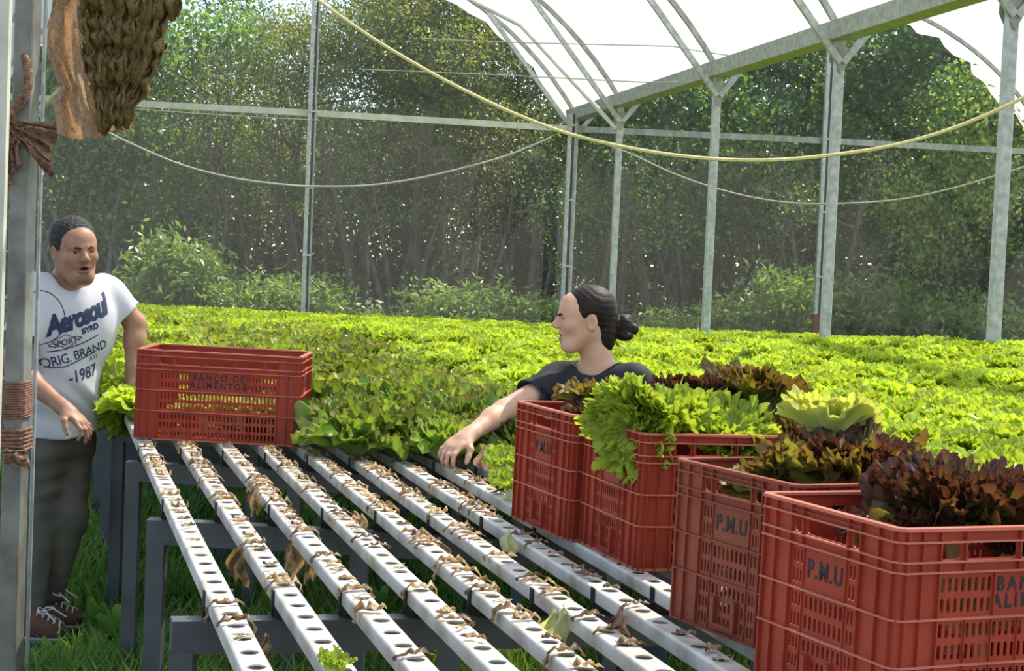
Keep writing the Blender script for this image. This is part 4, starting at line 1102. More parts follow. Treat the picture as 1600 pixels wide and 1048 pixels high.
# feathery olive canopy left of centre
for px, d, s, lab_ in ((470, 24.5, .78, 'feathery olive tree just left of the slim twin post'), (560, 25.5, .92, 'feathery olive tree right of the slim twin post'), (655, 24.2, .98, 'feathery olive tree under the curved roof edge'),
                       (745, 25.0, .98, 'dull olive tree below the farthest roof rib'), (835, 24.0, .88, 'dull olive tree left of the farthest row post'), (395, 26.5, .66, 'feathery olive tree behind the left end wall rail')):
    tree('olive', px, d, s, lab_)
for px, d, s, lab_ in ((190, 24, 1.0, 'glossy green tree right of the hanging burlap'), (275, 25, .88, 'glossy green tree left of the feathery trees'), (110, 24, 1.05, 'glossy green tree behind the man'), (345, 27, .64, 'glossy green tree behind the left sagging cord'),
                       (945, 24.5, .80, 'glossy green tree between the farthest two row posts'), (1060, 24, .92, 'glossy green tree right of the second farthest post'), (1130, 25.5, 1.08, 'glossy green tree behind the mid row post'),
                       (1215, 24.2, 1.12, 'glossy green tree left of the dark twin post'), (1300, 26, 1.12, 'glossy green tree behind the dark twin post'), (1375, 24.8, 1.16, 'tall glossy green tree under the neighbouring bay'), (1440, 26, 1.04, 'glossy green tree right of the tall one'), (1590, 24, .98, 'glossy green tree behind the nearest post'), (1660, 24, 1.0, 'glossy green tree past the right picture edge'), (20, 24, 1.05, 'glossy green tree hidden by the near left post')):
    tree('green', px, d, s, lab_)
for px, d, s, lab_ in ((300, 34, .80, 'tall grey green gum tree above the left trees'), (365, 36, .95, 'tallest grey green gum tree at the top left'), (515, 35, .72, 'grey green gum tree showing dark against the sky gap'), (600, 36, .74, 'grey green gum tree above the feathery crowns'), (200, 35, 1.0, 'grey green gum tree behind the hanging burlap')):
    tree('euc', px, d, s, lab_)
tree('lime', 1470, 22.6, .92, 'lime leaved tree with lit branches left of the nearest post'); tree('lime', 1530, 23.2, .98, 'lime leaved tree beside the nearest post')
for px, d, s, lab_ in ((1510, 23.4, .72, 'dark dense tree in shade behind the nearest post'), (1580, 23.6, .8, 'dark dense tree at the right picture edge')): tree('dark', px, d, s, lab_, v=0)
nth = ['leftmost', 'second', 'third', 'fourth', 'fifth', 'sixth', 'seventh', 'eighth', 'ninth', 'tenth', 'eleventh', 'twelfth', 'thirteenth', 'fourteenth', 'fifteenth', 'sixteenth', 'seventeenth', 'eighteenth', 'nineteenth', 'twentieth']
for k in range(20):
    tree('thin', 80 + k * 80 + ru.uniform(-25, 25), 22.4 + ru.uniform(0, 2.2), ru.uniform(.62, .85), 'thin multi-stemmed sapling in the understory, %s from the left' % nth[k], 'sapling')
for k in range(16):
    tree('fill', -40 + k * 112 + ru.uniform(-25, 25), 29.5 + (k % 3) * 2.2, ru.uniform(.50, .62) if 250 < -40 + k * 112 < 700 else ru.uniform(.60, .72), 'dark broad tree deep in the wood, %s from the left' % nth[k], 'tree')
for k in range(11):
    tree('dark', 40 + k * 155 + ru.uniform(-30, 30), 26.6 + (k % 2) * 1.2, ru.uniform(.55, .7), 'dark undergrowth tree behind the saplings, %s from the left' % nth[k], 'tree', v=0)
# shrubs along the net
M['shrub_a'] = treeleaf('shrub_leaf', (0.09, 0.17, 0.035), (0.17, 0.28, 0.055), (0.29, 0.39, 0.10), rough=.4, spec=.5)
def shrub_mesh(seed, H, W_, n, ls, ll):
    g = np.random.default_rng(seed); rn = random.Random(seed); wood = MB(); tips = []
    for k in range(14):
        az = rn.uniform(0, 6.28); e = Vector((math.cos(az) * W_ * rn.uniform(.2, 1), math.sin(az) * .5 * rn.uniform(.2, 1), H * rn.uniform(.55, 1)))
        m = e * .5 + Vector((0, 0, H * .12)); wood.tube([(0.25 * e.x, 0, -.05), m, e], [.016, .011, .004], 5, cap=False); tips += [tuple(m), tuple(e), tuple(m.lerp(e, .5)), tuple(e)]
    T0 = np.array(tips); C = T0[g.integers(0, len(T0), n)] + g.normal(0, 1, (n, 3)) * np.array([.19, .16, .14]); C[:, 2] = np.maximum(C[:, 2], .05)
    V, T = leaves_np(C, ls, ll, g, .5)
    wm = wood.mesh('stems', True); wm.materials.append(M['bark']); lm = np_mesh('foliage', V, None, T, smooth=False); lm.materials.append(M['shrub_a'])
    return wm, lm
SH_ = [shrub_mesh(5, 1.2, .75, 4200, .034, 3.0), shrub_mesh(6, 1.0, .85, 4200, .030, 3.2), shrub_mesh(7, 1.5, .6, 3000, .045, 2.6)]
for px, d, s, v, lab_ in ((265, 20.6, 1.08, 2, 'leafy shrub with star shaped lit leaves right of the man'), (200, 20.9, .9, 0, 'low shrub behind the man\'s shoulder'), (395, 20.5, 1.0, 0, 'rounded shrub left of the slim twin post'), (465, 20.7, 1.1, 0, 'shrub at the foot of the slim twin post'), (525, 21, .85, 1, 'low shrub right of the slim twin post'),
                         (640, 20.8, .95, 1, 'shrub left of the notch in the field edge'), (720, 20.8, 1.1, 0, 'shrub above the notch in the field edge'), (780, 21, 1.0, 1, 'shrub left of the woman\'s head'), (850, 20.9, 1.0, 0, 'shrub right behind the woman\'s face'), (1080, 21.3, 1.05, 1, 'shrub left of the mid row post'), (1160, 21.4, 1.05, 0, 'shrub right of the mid row post'), (1235, 21.3, 1.12, 0, 'shrub left of the rusty foot'), (1350, 21.6, 1.1, 0, 'shrub right of the tall row post'),
                         (1420, 21.6, 1.2, 1, 'wide shrub midway to the nearest post'), (1490, 21.6, 1.1, 0, 'shrub just left of the nearest post'), (1600, 21.6, 1.15, 0, 'shrub at the right edge of the picture'), (1000, 21.5, .9, 1, 'shrub right of the woman\'s hair bun')):
    wm, lm = SH_[v]; p = at(px, 470, d + .35); p.z = 0
    t = empty('shrub', p, lab_, 'shrub', 'shrubs along the end wall'); t.scale = (s, s, s * (.95 if px in (265, 1235, 1350) else .74)); t.rotation_euler = (0, 0, ru.choice((0, math.pi)) + ru.uniform(-.3, .3))
    link('stems', wm, None, t); link('foliage', lm, None, t)
# ------------------------------------------------------------------ people (one continuous surface from a distance field)
class Field:
    def __init__(s, lo, hi, h):
        s.lo = np.array(lo, float); s.h = h; n = np.ceil((np.array(hi) - s.lo) / h).astype(int) + 1
        s.ax = [(s.lo[i] + h * np.arange(n[i])).astype(np.float32) for i in range(3)]
        s.S = np.full(n, 0.5, np.float32)
    def _sl(s, lo, hi):
        sl = []
        for i in range(3):
            a = max(0, int((lo[i] - s.lo[i]) / s.h)); b = min(len(s.ax[i]), int((hi[i] - s.lo[i]) / s.h) + 2)
            if b <= a: return None
            sl.append(slice(a, b))
        return tuple(sl)
    def _apply(s, fn, lo, hi, k, sub=False):
        sl = s._sl(np.array(lo) - k - 3 * s.h, np.array(hi) + k + 3 * s.h)
        if sl is None: return
        d = fn(s.ax[0][sl[0]][:, None, None], s.ax[1][sl[1]][None, :, None], s.ax[2][sl[2]][None, None, :])
        a = s.S[sl]
        if sub:
            d = -d; hh = np.clip(k - np.abs(a - d), 0, None) / max(k, 1e-6); s.S[sl] = np.maximum(a, d) + hh * hh * k * .25
        else:
            hh = np.clip(k - np.abs(a - d), 0, None) / max(k, 1e-6); s.S[sl] = np.minimum(a, d) - hh * hh * k * .25
    def cone(s, a, b, r1, r2, k=0.02, sub=False):
        a = np.array(a, float); b = np.array(b, float); ba = b - a; L2 = float(ba @ ba); r = max(r1, r2)
        def fn(x, y, z):
            t = np.clip(((x - a[0]) * ba[0] + (y - a[1]) * ba[1] + (z - a[2]) * ba[2]) / L2, 0, 1)
            return np.sqrt((x - a[0] - t * ba[0]) ** 2 + (y - a[1] - t * ba[1]) ** 2 + (z - a[2] - t * ba[2]) ** 2) - (r1 + (r2 - r1) * t)
        s._apply(fn, np.minimum(a, b) - r, np.maximum(a, b) + r, k, sub)
    def ell(s, c, r, R=None, k=0.02, sub=False):
        c = np.array(c, float); r = np.array(r, float); R = np.eye(3) if R is None else np.array(R)   # rows of R: local axes
        def fn(x, y, z):
            p = [R[i, 0] * (x - c[0]) + R[i, 1] * (y - c[1]) + R[i, 2] * (z - c[2]) for i in range(3)]
            k0 = np.sqrt(sum((p[i] / r[i]) ** 2 for i in range(3))); k1 = np.sqrt(sum((p[i] / r[i] ** 2) ** 2 for i in range(3)))
            return k0 * (k0 - 1) / np.maximum(k1, 1e-6)
        m = r.max(); s._apply(fn, c - m, c + m, k, sub)
    def plane(s, p, n):
        """keep what lies on the side of the plane the normal points away from"""
        p = np.array(p, float); n = np.array(n, float); n /= np.linalg.norm(n)
        d = (s.ax[0] - p[0])[:, None, None] * n[0] + (s.ax[1] - p[1])[None, :, None] * n[1] + (s.ax[2] - p[2])[None, None, :] * n[2]
        s.S = np.maximum(s.S, d)
    def ripple(s, fn):
        near = np.argwhere(np.abs(s.S) < 0.03)
        x, y, z = (s.ax[i][near[:, i]] for i in range(3))
        s.S[near[:, 0], near[:, 1], near[:, 2]] += fn(x, y, z).astype(np.float32)
    def mesh(s, name):
        S = s.S; I = S < 0
        c = np.zeros(np.array(S.shape) - 1, np.int8)
        for dx in (0, 1):
            for dy in (0, 1):
                for dz in (0, 1): c += I[dx:dx + c.shape[0], dy:dy + c.shape[1], dz:dz + c.shape[2]]
        act = (c > 0) & (c < 8); cells = np.argwhere(act); idx = np.full(c.shape, -1, np.int32); idx[act] = np.arange(len(cells))
        P = np.zeros((len(cells), 3)); cnt = np.zeros(len(cells))
        cor = np.array([(i, j, k) for i in (0, 1) for j in (0, 1) for k in (0, 1)])
        val = [S[cells[:, 0] + q[0], cells[:, 1] + q[1], cells[:, 2] + q[2]] for q in cor]
        for a in range(8):
            for b in range(a + 1, 8):
                if np.abs(cor[a] - cor[b]).sum() != 1: continue
                m = (val[a] < 0) != (val[b] < 0); t = val[a][m] / (val[a][m] - val[b][m])
                P[m] += cor[a] + t[:, None] * (cor[b] - cor[a]); cnt[m] += 1
        P = (cells + P / cnt[:, None]) * s.h + s.lo
        Q = []
        for ax in range(3):
            o1, o2 = [(1, 2), (2, 0), (0, 1)][ax]
            sl0 = [slice(None)] * 3; sl1 = [slice(None)] * 3; sl0[ax] = slice(0, -1); sl1[ax] = slice(1, None)
            A_, B_ = I[tuple(sl0)], I[tuple(sl1)]; e = np.argwhere(A_ != B_)
            ok = (e[:, o1] >= 1) & (e[:, o2] >= 1) & (e[:, o1] < idx.shape[o1]) & (e[:, o2] < idx.shape[o2]) & (e[:, ax] < idx.shape[ax]); e = e[ok]
            fl = A_[e[:, 0], e[:, 1], e[:, 2]]
            def g(d1, d2): q = e.copy(); q[:, o1] -= d1; q[:, o2] -= d2; return idx[q[:, 0], q[:, 1], q[:, 2]]
            q = np.stack([g(1, 1), g(0, 1), g(0, 0), g(1, 0)], -1)
            q[~fl] = q[~fl][:, ::-1]; Q.append(q)
        Q = np.concatenate(Q); Q = Q[(Q >= 0).all(1)]
        return np_mesh(name, P, Q)

def rgb_skin(name, c, c2):
    m = surf(name, c, c2, scale=18, rough=0.5, bump=0.03, bscale=300, spec=0.35)
    b = m.node_tree.nodes['Principled BSDF']; b.inputs['Subsurface Weight'].default_value = 0.12; b.inputs['Subsurface Radius'].default_value = (0.012, 0.005, 0.003); b.inputs['Subsurface Scale'].default_value = 0.6
    return m
M['skin_m'] = rgb_skin('brown_skin', (0.30, 0.155, 0.095), (0.37, 0.20, 0.125))
M['skin_w'] = rgb_skin('light_skin', (0.50, 0.285, 0.19), (0.57, 0.34, 0.235))
M['lip'] = surf('lips', (0.26, 0.09, 0.07), rough=0.45); M['lip_w'] = surf('lips_pale', (0.42, 0.16, 0.13), rough=0.45)
M['mouth'] = surf('open_mouth', (0.03, 0.012, 0.01), rough=0.6)
M['stubble'] = surf('stubble_skin', (0.17, 0.095, 0.065), (0.23, 0.13, 0.09), scale=60, rough=0.6)
M['hair_m'] = surf('short_black_hair', (0.010, 0.009, 0.008), (0.028, 0.023, 0.020), scale=90, rough=0.7, bump=1.0, bscale=140)
M['hair_w'] = surf('dark_brown_hair', (0.008, 0.005, 0.004), (0.024, 0.014, 0.010), scale=14, rough=0.5, bump=0.3, bscale=40, stretch=(1, 6, 6), spec=0.2)
M['brow'] = surf('eyebrow_hair', (0.018, 0.013, 0.010), rough=0.8)
M['eye'] = surf('eye_white', (0.55, 0.52, 0.48), rough=0.2); M['iris'] = surf('dark_iris', (0.012, 0.008, 0.006), rough=0.15)
M['tee'] = surf('white_cotton', (0.49, 0.495, 0.54), (0.55, 0.555, 0.59), scale=6, rough=0.9, bump=0.12, bscale=12, spec=0.2)
M['navy'] = surf('navy_print', (0.016, 0.026, 0.065), (0.03, 0.045, 0.10), scale=30, rough=0.8)
M['trouser'] = surf('olive_brown_twill', (0.075, 0.070, 0.055), (0.105, 0.098, 0.078), scale=10, rough=0.9, bump=0.15, bscale=18, spec=0.2)
M['blackshirt'] = surf('black_cotton', (0.012, 0.013, 0.016), (0.020, 0.021, 0.025), scale=8, rough=0.75, bump=0.15, bscale=14, spec=0.3)
M['shoe'] = surf('brown_suede', (0.10, 0.045, 0.028), (0.14, 0.068, 0.042), scale=25, rough=0.9)
M['sole'] = surf('pale_sole', (0.34, 0.30, 0.25), rough=0.8); M['lace'] = surf('white_laces', (0.62, 0.60, 0.56), rough=0.9)
M['jeans'] = surf('dark_denim', (0.03, 0.035, 0.05), rough=0.9)

def V3(v): return np.array((v[0], v[1], v[2]), float)
def P_(px, py, d): return V3(at(px, py, d))
def frame(fwd, up=(0, 0, 1), roll=0.0):
    """rows: left, forward, up of a body part that looks along fwd"""
    f = Vector(fwd).normalized(); u = Vector(up); l = u.cross(f).normalized(); u = f.cross(l).normalized()
    if roll: Rr = Matrix.Rotation(roll, 3, f); l = Rr @ l; u = Rr @ u
    return np.array([tuple(l), tuple(f), tuple(u)])

def head_field(F, c, R, s=1.0, female=False, mouth=0.006):
    def w(x, y, z): return c + (np.array([x, y, z]) * s) @ R
    def e(p, r, k=0.02, sub=False): F.ell(w(*p), np.array(r) * s, R, k * s, sub)
    def cn(a, b, r1, r2, k=0.012, sub=False): F.cone(w(*a), w(*b), r1 * s, r2 * s, k * s, sub)
    e((0, -.018, .036), (.076, .097, .086), 0.0)
    e((0, .028, -.035), (.062 if not female else .058, .066, .078), .04)
    e((0, .060, .040), (.056, .034, .045), .04)
    cn((-.016, .066, -.100), (.016, .066, -.100), .021 if not female else .017, .021 if not female else .017, .03)
    for q in (-1, 1):
        cn((q * .052, -.005, -.045), (q * .026, .050, -.098), .024 if not female else .018, .020 if not female else .016, .035)
        e((q * .038, .064, -.020), (.026, .024, .024), .025)
        cn((q * .012, .094, .020), (q * .044, .076, .021), .0095 if not female else .007, .008, .014)
        e((q * .031, .101, .003), (.0155, .015, .0072), .008, True)
        e((q * .0785, -.012, -.006), (.008, .020, .032), .008)
        e((q * .084, -.006, -.004), (.005, .011, .018), .004, True)
        e((q * .0125, .104, -.026), (.0085, .010, .0075), .008)
    cn((0, .088, .016), (0, .113, -.020), .0085, .0125, .012)
    if mouth:
        e((0, .090, -.052), (.023, .012, .0075), .008); e((0, .087, -.070), (.020, .012, .0085), .008)
        e((0, .100, -.0605), (.016, .022, mouth), .004, True)
    return w
def face_mats(me, w, s, mats):
    """lip, mouth and stubble regions as material slots of the body mesh; mats: list of (centre, radii, slot)"""
    n = len(me.polygons); co = np.empty(n * 3, np.float32); me.polygons.foreach_get('center', co); co = co.reshape(-1, 3)
    mi = np.zeros(n, np.int32)
    for c, r, R, slot in mats:
        p = (co - c) @ R.T / np.array(r); mi[(p ** 2).sum(1) < 1] = slot
    me.polygons.foreach_set('material_index', mi)
def eyes(w, R, s, parent, look=(0, 1, 0), brow=True):
    for q in (-1, 1):
        F = Field(w(q * .031, .079, .004) - .016, w(q * .031, .079, .004) + .016, .0016); F.ell(w(q * .031, .080, .004), np.array((.0115, .0095, .0085)) * s, R, 0)
        me = F.mesh('eye'); me.materials.append(M['eye']); me.materials.append(M['iris'])
        face_mats(me, w, s, [(w(q * .031 + look[0] * .004, .089, .004), np.array((.0075, .009, .0080)) * s, R, 1)])
        link('eye', me, None, parent)
        if brow:
            me = MB().tube([tuple(w(q * .012, .1015, .0165)), tuple(w(q * .027, .0985, .0215)), tuple(w(q * .047, .081, .0185))], [.0048 * s, .0052 * s, .0028 * s], 6).mesh('eyebrow', True); me.materials.append(M['brow']); link('eyebrow', me, None, parent)

def hand_field(F, wrist, dirv, palm_n, curl, size=1.0, thumb_side=1, spread=0.12, k=0.008):
    """palm and five fingers; dirv along the hand, palm_n the way the palm looks, curl per finger"""
    d = np.array(dirv, float); d /= np.linalg.norm(d); n = np.array(palm_n, float); n -= d * (n @ d); n /= np.linalg.norm(n); a = np.cross(d, n) * thumb_side   # a: towards the thumb
    L = 0.095 * size
    R = np.array([a, d, n])
    F.ell(wrist + d * L * .52, (.041 * size, .055 * size, .016 * size), R, .02)
    F.cone(wrist - d * .02, wrist + d * .03, .024 * size, .026 * size, .02)
    for j, (off, ln) in enumerate(((.030, .072), (.010, .080), (-.011, .075), (-.031, .058))):
        p = wrist + d * L * (.93 - .05 * abs(j - 1)) + a * off * size; ang = curl[j] * .5; dd = d + a * (off * spread / .03)
        r = (.0095, .0098, .0092, .0082)[j] * size
        q0 = p - d * .02
        for seg, fr in enumerate((.45, .32, .23)):
            dv = dd * math.cos(ang) + n * math.sin(ang); dv = dv / np.linalg.norm(dv); q = p + dv * ln * fr * size
            F.cone(q0 if seg == 0 else p, q, r, r * .92, k * (1.2 if seg == 0 else .4)); r *= .92; p = q; ang += curl[j] * .75
    p = wrist + d * L * .25 + a * .028 * size; dv = d * .65 + a * .65 + n * .35; dv /= np.linalg.norm(dv)
    q = p + dv * .042 * size; F.cone(wrist + d * L * .2 + a * .012, q, .016 * size, .012 * size, .015)
    dv2 = d * .85 + a * .25 + n * .45 * (1 + curl[0] * .3); dv2 /= np.linalg.norm(dv2); q2 = q + dv2 * .030 * size; F.cone(q, q2, .0115 * size, .0105 * size, .006); F.cone(q2, q2 + dv2 * .022 * size, .0105 * size, .0085 * size, .004)

# ---------------------------------------------------------------- the man
def build_man():
    root = empty('person', (at(75, 975, 6.2).x, at(75, 975, 6.2).y, 0), 'person in white printed T-shirt leaning towards the lone red crate', 'person')
    inv = Matrix.Translation(root.location).inverted()
    def child(o, par=None):
        o.parent = par or root; o.matrix_parent_inverse = inv if par is None else par.matrix_parent_inverse; return o
    yaw = math.radians(38); S = np.array([math.cos(yaw), math.sin(yaw), 0]); Nn = np.array([math.sin(yaw), -math.cos(yaw), 0]); U = np.array([0, 0, 1.])
    lean = np.array([.16, -.10, 1]); lean /= np.linalg.norm(lean)
    Rt = np.array([S - lean * (S @ lean), Nn - lean * (Nn @ lean), lean]); Rt = np.array([r / np.linalg.norm(r) for r in Rt])
    shL = P_(166, 452, 6.36); shR = P_(56, 450, 6.14); elL = P_(212, 506, 6.40); wrL = P_(207, 582, 6.36); elR = P_(18, 572, 6.03); wrR = P_(100, 638, 5.93)
    neck = P_(101, 446, 6.24); hc = P_(117, 392, 6.15)
    chest = P_(108, 510, 6.26); belly = P_(92, 610, 6.28); hip = P_(88, 680, 6.29)
    Rh = frame((math.sin(math.radians(36)), -math.cos(math.radians(36)), -0.06), roll=math.radians(5))
    # body: head, neck, torso core, arms and hands in one surface
    F = Field(np.minimum.reduce([shR, elR, hip]) - (.12, .30, .05), np.maximum.reduce([shL, elL, hc]) + (.12, .22, .20), 0.0042)
    hs = 0.99
    F.ell(hc + (np.array([0, -.018, .036]) * hs) @ Rh, np.array((.076, .097, .086)) * hs, Rh, 0)
    w_ = head_field(F, hc, Rh, hs, mouth=0.0075)
    F.cone(neck - U * .02, hc + np.array([0, -.028, -.045]) @ Rh, .060, .056, .035)
    F.cone(neck - U * .03 + S * .10, neck - U * .03 - S * .10, .045, .045, .05)
    F.ell(chest, (.165, .100, .19), Rt, .05); F.ell(belly, (.14, .10, .18), Rt, .05)
    for a, b, c_ in ((shL, elL, wrL), (shR, elR, wrR)):
        F.cone(a, b, .052, .041, .04); F.cone(b, b + (c_ - b) * .35, .041, .042, .02); F.cone(b + (c_ - b) * .3, c_, .042, .026, .02)
    hand_field(F, wrR, P_(140, 668, 5.90) - wrR, np.array([-.35, .1, -.95]), (.75, .65, .6, .55), 1.0, -1)
    hand_field(F, wrL, P_(200, 622, 6.36) - wrL, np.array([-.9, -.2, .2]), (1.0, 1.0, 1.0, 1.0), 1.0, 1)
    me = F.mesh('body')
    for m in ('skin_m', 'lip', 'mouth', 'stubble'): me.materials.append(M[m])
    s = hs
    face_mats(me, w_, s, [(w_(0, .075, -.066), np.array((.030, .05, .016)) * s, Rh, 3), (w_(0, .07, -.098), np.array((.036, .045, .022)) * s, Rh, 3), (w_(0, .095, -.0435), np.array((.024, .02, .006)) * s, Rh, 3),
                          (w_(0, .095, -.0525), np.array((.0225, .02, .0055)) * s, Rh, 1), (w_(0, .095, -.0705), np.array((.0205, .02, .007)) * s, Rh, 1), (w_(0, .088, -.0605), np.array((.017, .016, .0066)) * s, Rh, 2)])
    body = child(link('body', me))
    for par in (body,): pass
    eyes(w_, Rh, s, root); 
    for o in root.children:
        if o.name.startswith(('eye', 'eyebrow')): o.matrix_parent_inverse = inv
    # hair
    H = Field(hc - .16, hc + .17, .0032)
    H.ell(w_(0, -.019, .042), np.array((.0835, .104, .093)) * s, Rh, 0)
    H.ell(w_(0, .125, -.002), np.array((.085, .080, .068)) * s, Rh, .012, True)
    H.ell(w_(0, .10, -.09), np.array((.12, .105, .10)) * s, Rh, .012, True)
    H.plane(w_(0, -.02, -.030), -(np.array([0, -.30, 1]) @ Rh))
    H.ripple(lambda x, y, z: .0028 * np.sin(x * 260) * np.sin(y * 240 + 1) * np.sin(z * 250 + 2))
    me = H.mesh('hair'); me.materials.append(M['hair_m']); child(link('hair', me))
    # T-shirt
    T = Field(np.minimum(shR, hip) - (.20, .28, .06), np.maximum(shL, shL) + (.14, .20, .10), .005)
    T.ell(chest, (.195, .128, .20), Rt, 0); T.ell(belly - U * .0, (.168, .130, .20), Rt, .06); T.ell(hip, (.172, .132, .13), Rt, .05)
    T.cone(shL - U * .005, shR - U * .005, .052, .052, .05); T.cone(neck - U * .045 + S * .06, neck - U * .045 - S * .06, .062, .062, .05)
    cuffL = shL + (elL - shL) * .62; cuffR = shR + (elR - shR) * .58
    T.cone(shL, shL + (elL - shL) * .85, .056, .070, .04); T.cone(shR, shR + (elR - shR) * .85, .060, .072, .04)
    # openings
    def cutcyl(p, n, rad, deep):
        n = np.array(n, float) / np.linalg.norm(n); T.cone(p - n * deep, p + n * .12, rad, rad, .004, True)
    nL = (elL - shL) / np.linalg.norm(elL - shL); nR = (elR - shR) / np.linalg.norm(elR - shR)
    big = 0.14
    # flat cuffs: remove everything past the cuff around the arm
    T.cone(cuffL + nL * big, cuffL + nL * (big + .1), big, big, .004, True); T.cone(cuffR + nR * big, cuffR + nR * (big + .1), big, big, .004, True)
    cutcyl(cuffL, nL, .056, .02); cutcyl(cuffR, nR, .056, .02)
    T.ell(neck + Nn * .028 + U * .026, (.082, .088, .050), Rt, .008, True)
    T.plane(P_(90, 683, 6.2), (0.02, 0.10, -1))
    T.ell(P_(90, 705, 6.28), (.150, .112, .05), Rt, .004, True)
    cw = chest
    def folds(x, y, z):
        u = (x - cw[0]) * S[0] + (y - cw[1]) * S[1]; v = z - cw[2]
        a = .0042 * np.sin(26 * u + 34 * v + 2 * np.sin(9 * v)) * np.clip(-v * 4, 0, 1) + .0035 * np.sin(60 * u - 14 * v) * np.clip((v + .02) * 8, 0, 1)
        b = .004 * np.sin(70 * (u * .35 + v) + 3 * np.sin(12 * u)) * np.exp(-((v + .30) / .10) ** 2)
        return a + b
    T.ripple(folds)
    tm = T.mesh('t_shirt'); tm.materials.append(M['tee']); tee = child(link('t_shirt', tm))
    # print on the chest, laid on the cloth
    nv = len(tm.vertices); co = np.empty(nv * 3, np.float32); tm.vertices.foreach_get('co', co); co = co.reshape(-1, 3)
    bv = BVHTree.FromPolygons([tuple(v) for v in co], [tuple(p.vertices) for p in tm.polygons])
    su = lean; ctr = chest + Rt[1] * .25
    def on_cloth(u, v, off=.0012):
        o = ctr + Rt[0] * u + su * v; h, n, i, d = bv.ray_cast(Vector(o), Vector(-Rt[1]), 0.6)
        return None if h is None else h + Vector(Rt[1]) * off
    def stamp(me, u0, v0, ang, name):
        bm = bmesh.new(); bm.from_mesh(me); bmesh.ops.triangulate(bm, faces=bm.faces)
        for _ in range(5):
            le = [e for e in bm.edges if e.calc_length() > 0.010]
            if not le: break
            bmesh.ops.subdivide_edges(bm, edges=le, cuts=1); bmesh.ops.triangulate(bm, faces=[f for f in bm.faces if len(f.verts) > 3])
        ca, sa = math.cos(ang), math.sin(ang); bad = []
        for v in bm.verts:
            h = on_cloth(u0 + v.co.x * ca - v.co.y * sa, v0 + v.co.x * sa + v.co.y * ca)
            if h is None: bad.append(v)
            else: v.co = h
        bmesh.ops.delete(bm, geom=bad, context='VERTS'); m2 = bpy.data.meshes.new(name); bm.to_mesh(m2); bm.free(); m2.materials.append(M['navy'])
        o = link(name, m2); o.parent = tee
    def words(t, size, u0, v0, ang, sp=1.0, wide=1.0, shear=0.0, bold=0.0):
        cu = bpy.data.curves.new('t', 'FONT'); cu.body = t; cu.size = size; cu.align_x = 'CENTER'; cu.align_y = 'CENTER'; cu.space_character = sp; cu.shear = shear; cu.offset = bold; cu.resolution_u = 3
        tmp = bpy.data.objects.new('t', cu); COL.objects.link(tmp); me = bpy.data.meshes.new_from_object(tmp.evaluated_get(bpy.context.evaluated_depsgraph_get()))
        bpy.data.objects.remove(tmp, do_unlink=True)
        for v in me.vertices: v.co.x *= wide; v.co.z = 0
        stamp(me, u0, v0, ang, 'shirt_print')
    def line(pts, th):
        mb = MB()
        for a, b in zip(pts[:-1], pts[1:]):
            a, b = Vector((*a, 0)), Vector((*b, 0)); n = (b - a).cross(Vector((0, 0, 1))).normalized() * th / 2
            mb.add([a - n, b - n, b + n, a + n], [(0, 1, 2, 3)])
        stamp(mb.mesh('l'), 0, 0, 0, 'shirt_print')
    # (u, v) from picture columns and rows
    def uv(px, py):
        o = at(px, py, 6.25); d = (o - CPOS).normalized(); k = (Vector(chest) + Vector(Rt[1]) * .11 - CPOS).dot(Vector(Rt[1])) / d.dot(Vector(Rt[1])); q = V3(CPOS + d * k) - chest
        return q @ Rt[0], q @ su
    def ang2(a, b): return math.atan2(b[1] - a[1], b[0] - a[0])
    A1, A2 = uv(78, 512), uv(158, 484); an = ang2(A1, A2)
    words('Aerosoul', .098, *uv(121, 496), an * 1.05, .86, .78, .38, .0055)
    words('BYRD', .030, *uv(139, 512), an, 1.0, .95, 0, .0016)
    words('<SPORT>', .034, *uv(101, 534), an, 1.0, .9, .1, .0006)
    dm = [uv(80, 535), uv(102, 521), uv(123, 530)]; line(dm[1:], .003); line(dm[:2], .003); dm = [uv(86, 538), uv(102, 543), uv(118, 533)]; line(dm, .003)
    line([uv(76, 551), uv(100, 545), uv(125, 535), uv(152, 522)], .0045); line([uv(77, 575), uv(100, 571), uv(125, 560), uv(150, 548)], .0045)
    words('ORIG. BRAND', .052, *uv(118, 554), an * .95, .95, .84, 0, .0006)
    words('ATL', .026, *uv(147, 558), an, 1.0, .9)
    words('-1987', .062, *uv(127, 583), an * .75, 1.0, .85, .12, .0010)
    c0 = uv(66, 499); line([(c0[0] + .088 * math.cos(t), c0[1] + .102 * math.sin(t)) for t in np.linspace(0, 6.283, 48)], .0035)
    # trousers
    G = Field(P_(10, 980, 6.35) - (.12, .35, .06), P_(150, 640, 6.3) + (.12, .38, .05), .005)
    hipA = P_(108, 715, 6.34); hipB = P_(68, 715, 6.22); knA = P_(108, 812, 6.22); knB = P_(62, 818, 6.18); anA = P_(74, 945, 6.27); anB = P_(46, 958, 6.08)
    G.ell(hip - U * .02, (.158, .118, .13), Rt, 0)
    for h_, k_, a_ in ((hipA, knA, anA), (hipB, knB, anB)):
        G.cone(h_, k_, .086, .066, .035); G.cone(k_, a_, .066, .050, .03)
    G.ripple(lambda x, y, z: .004 * np.sin(90 * z + 14 * x + 2 * np.sin(20 * x)) * np.exp(-((z - .55) / .14) ** 2) + .004 * np.sin(110 * z + 10 * y) * np.clip((.24 - z) * 7, 0, 1) + .003 * np.sin(60 * z + 30 * x) * np.exp(-((z - .80) / .06) ** 2))
    G.plane(P_(60, 955, 6.2), (0, 0, -1))
    gm = G.mesh('trousers'); gm.materials.append(M['trouser']); child(link('trousers', gm))
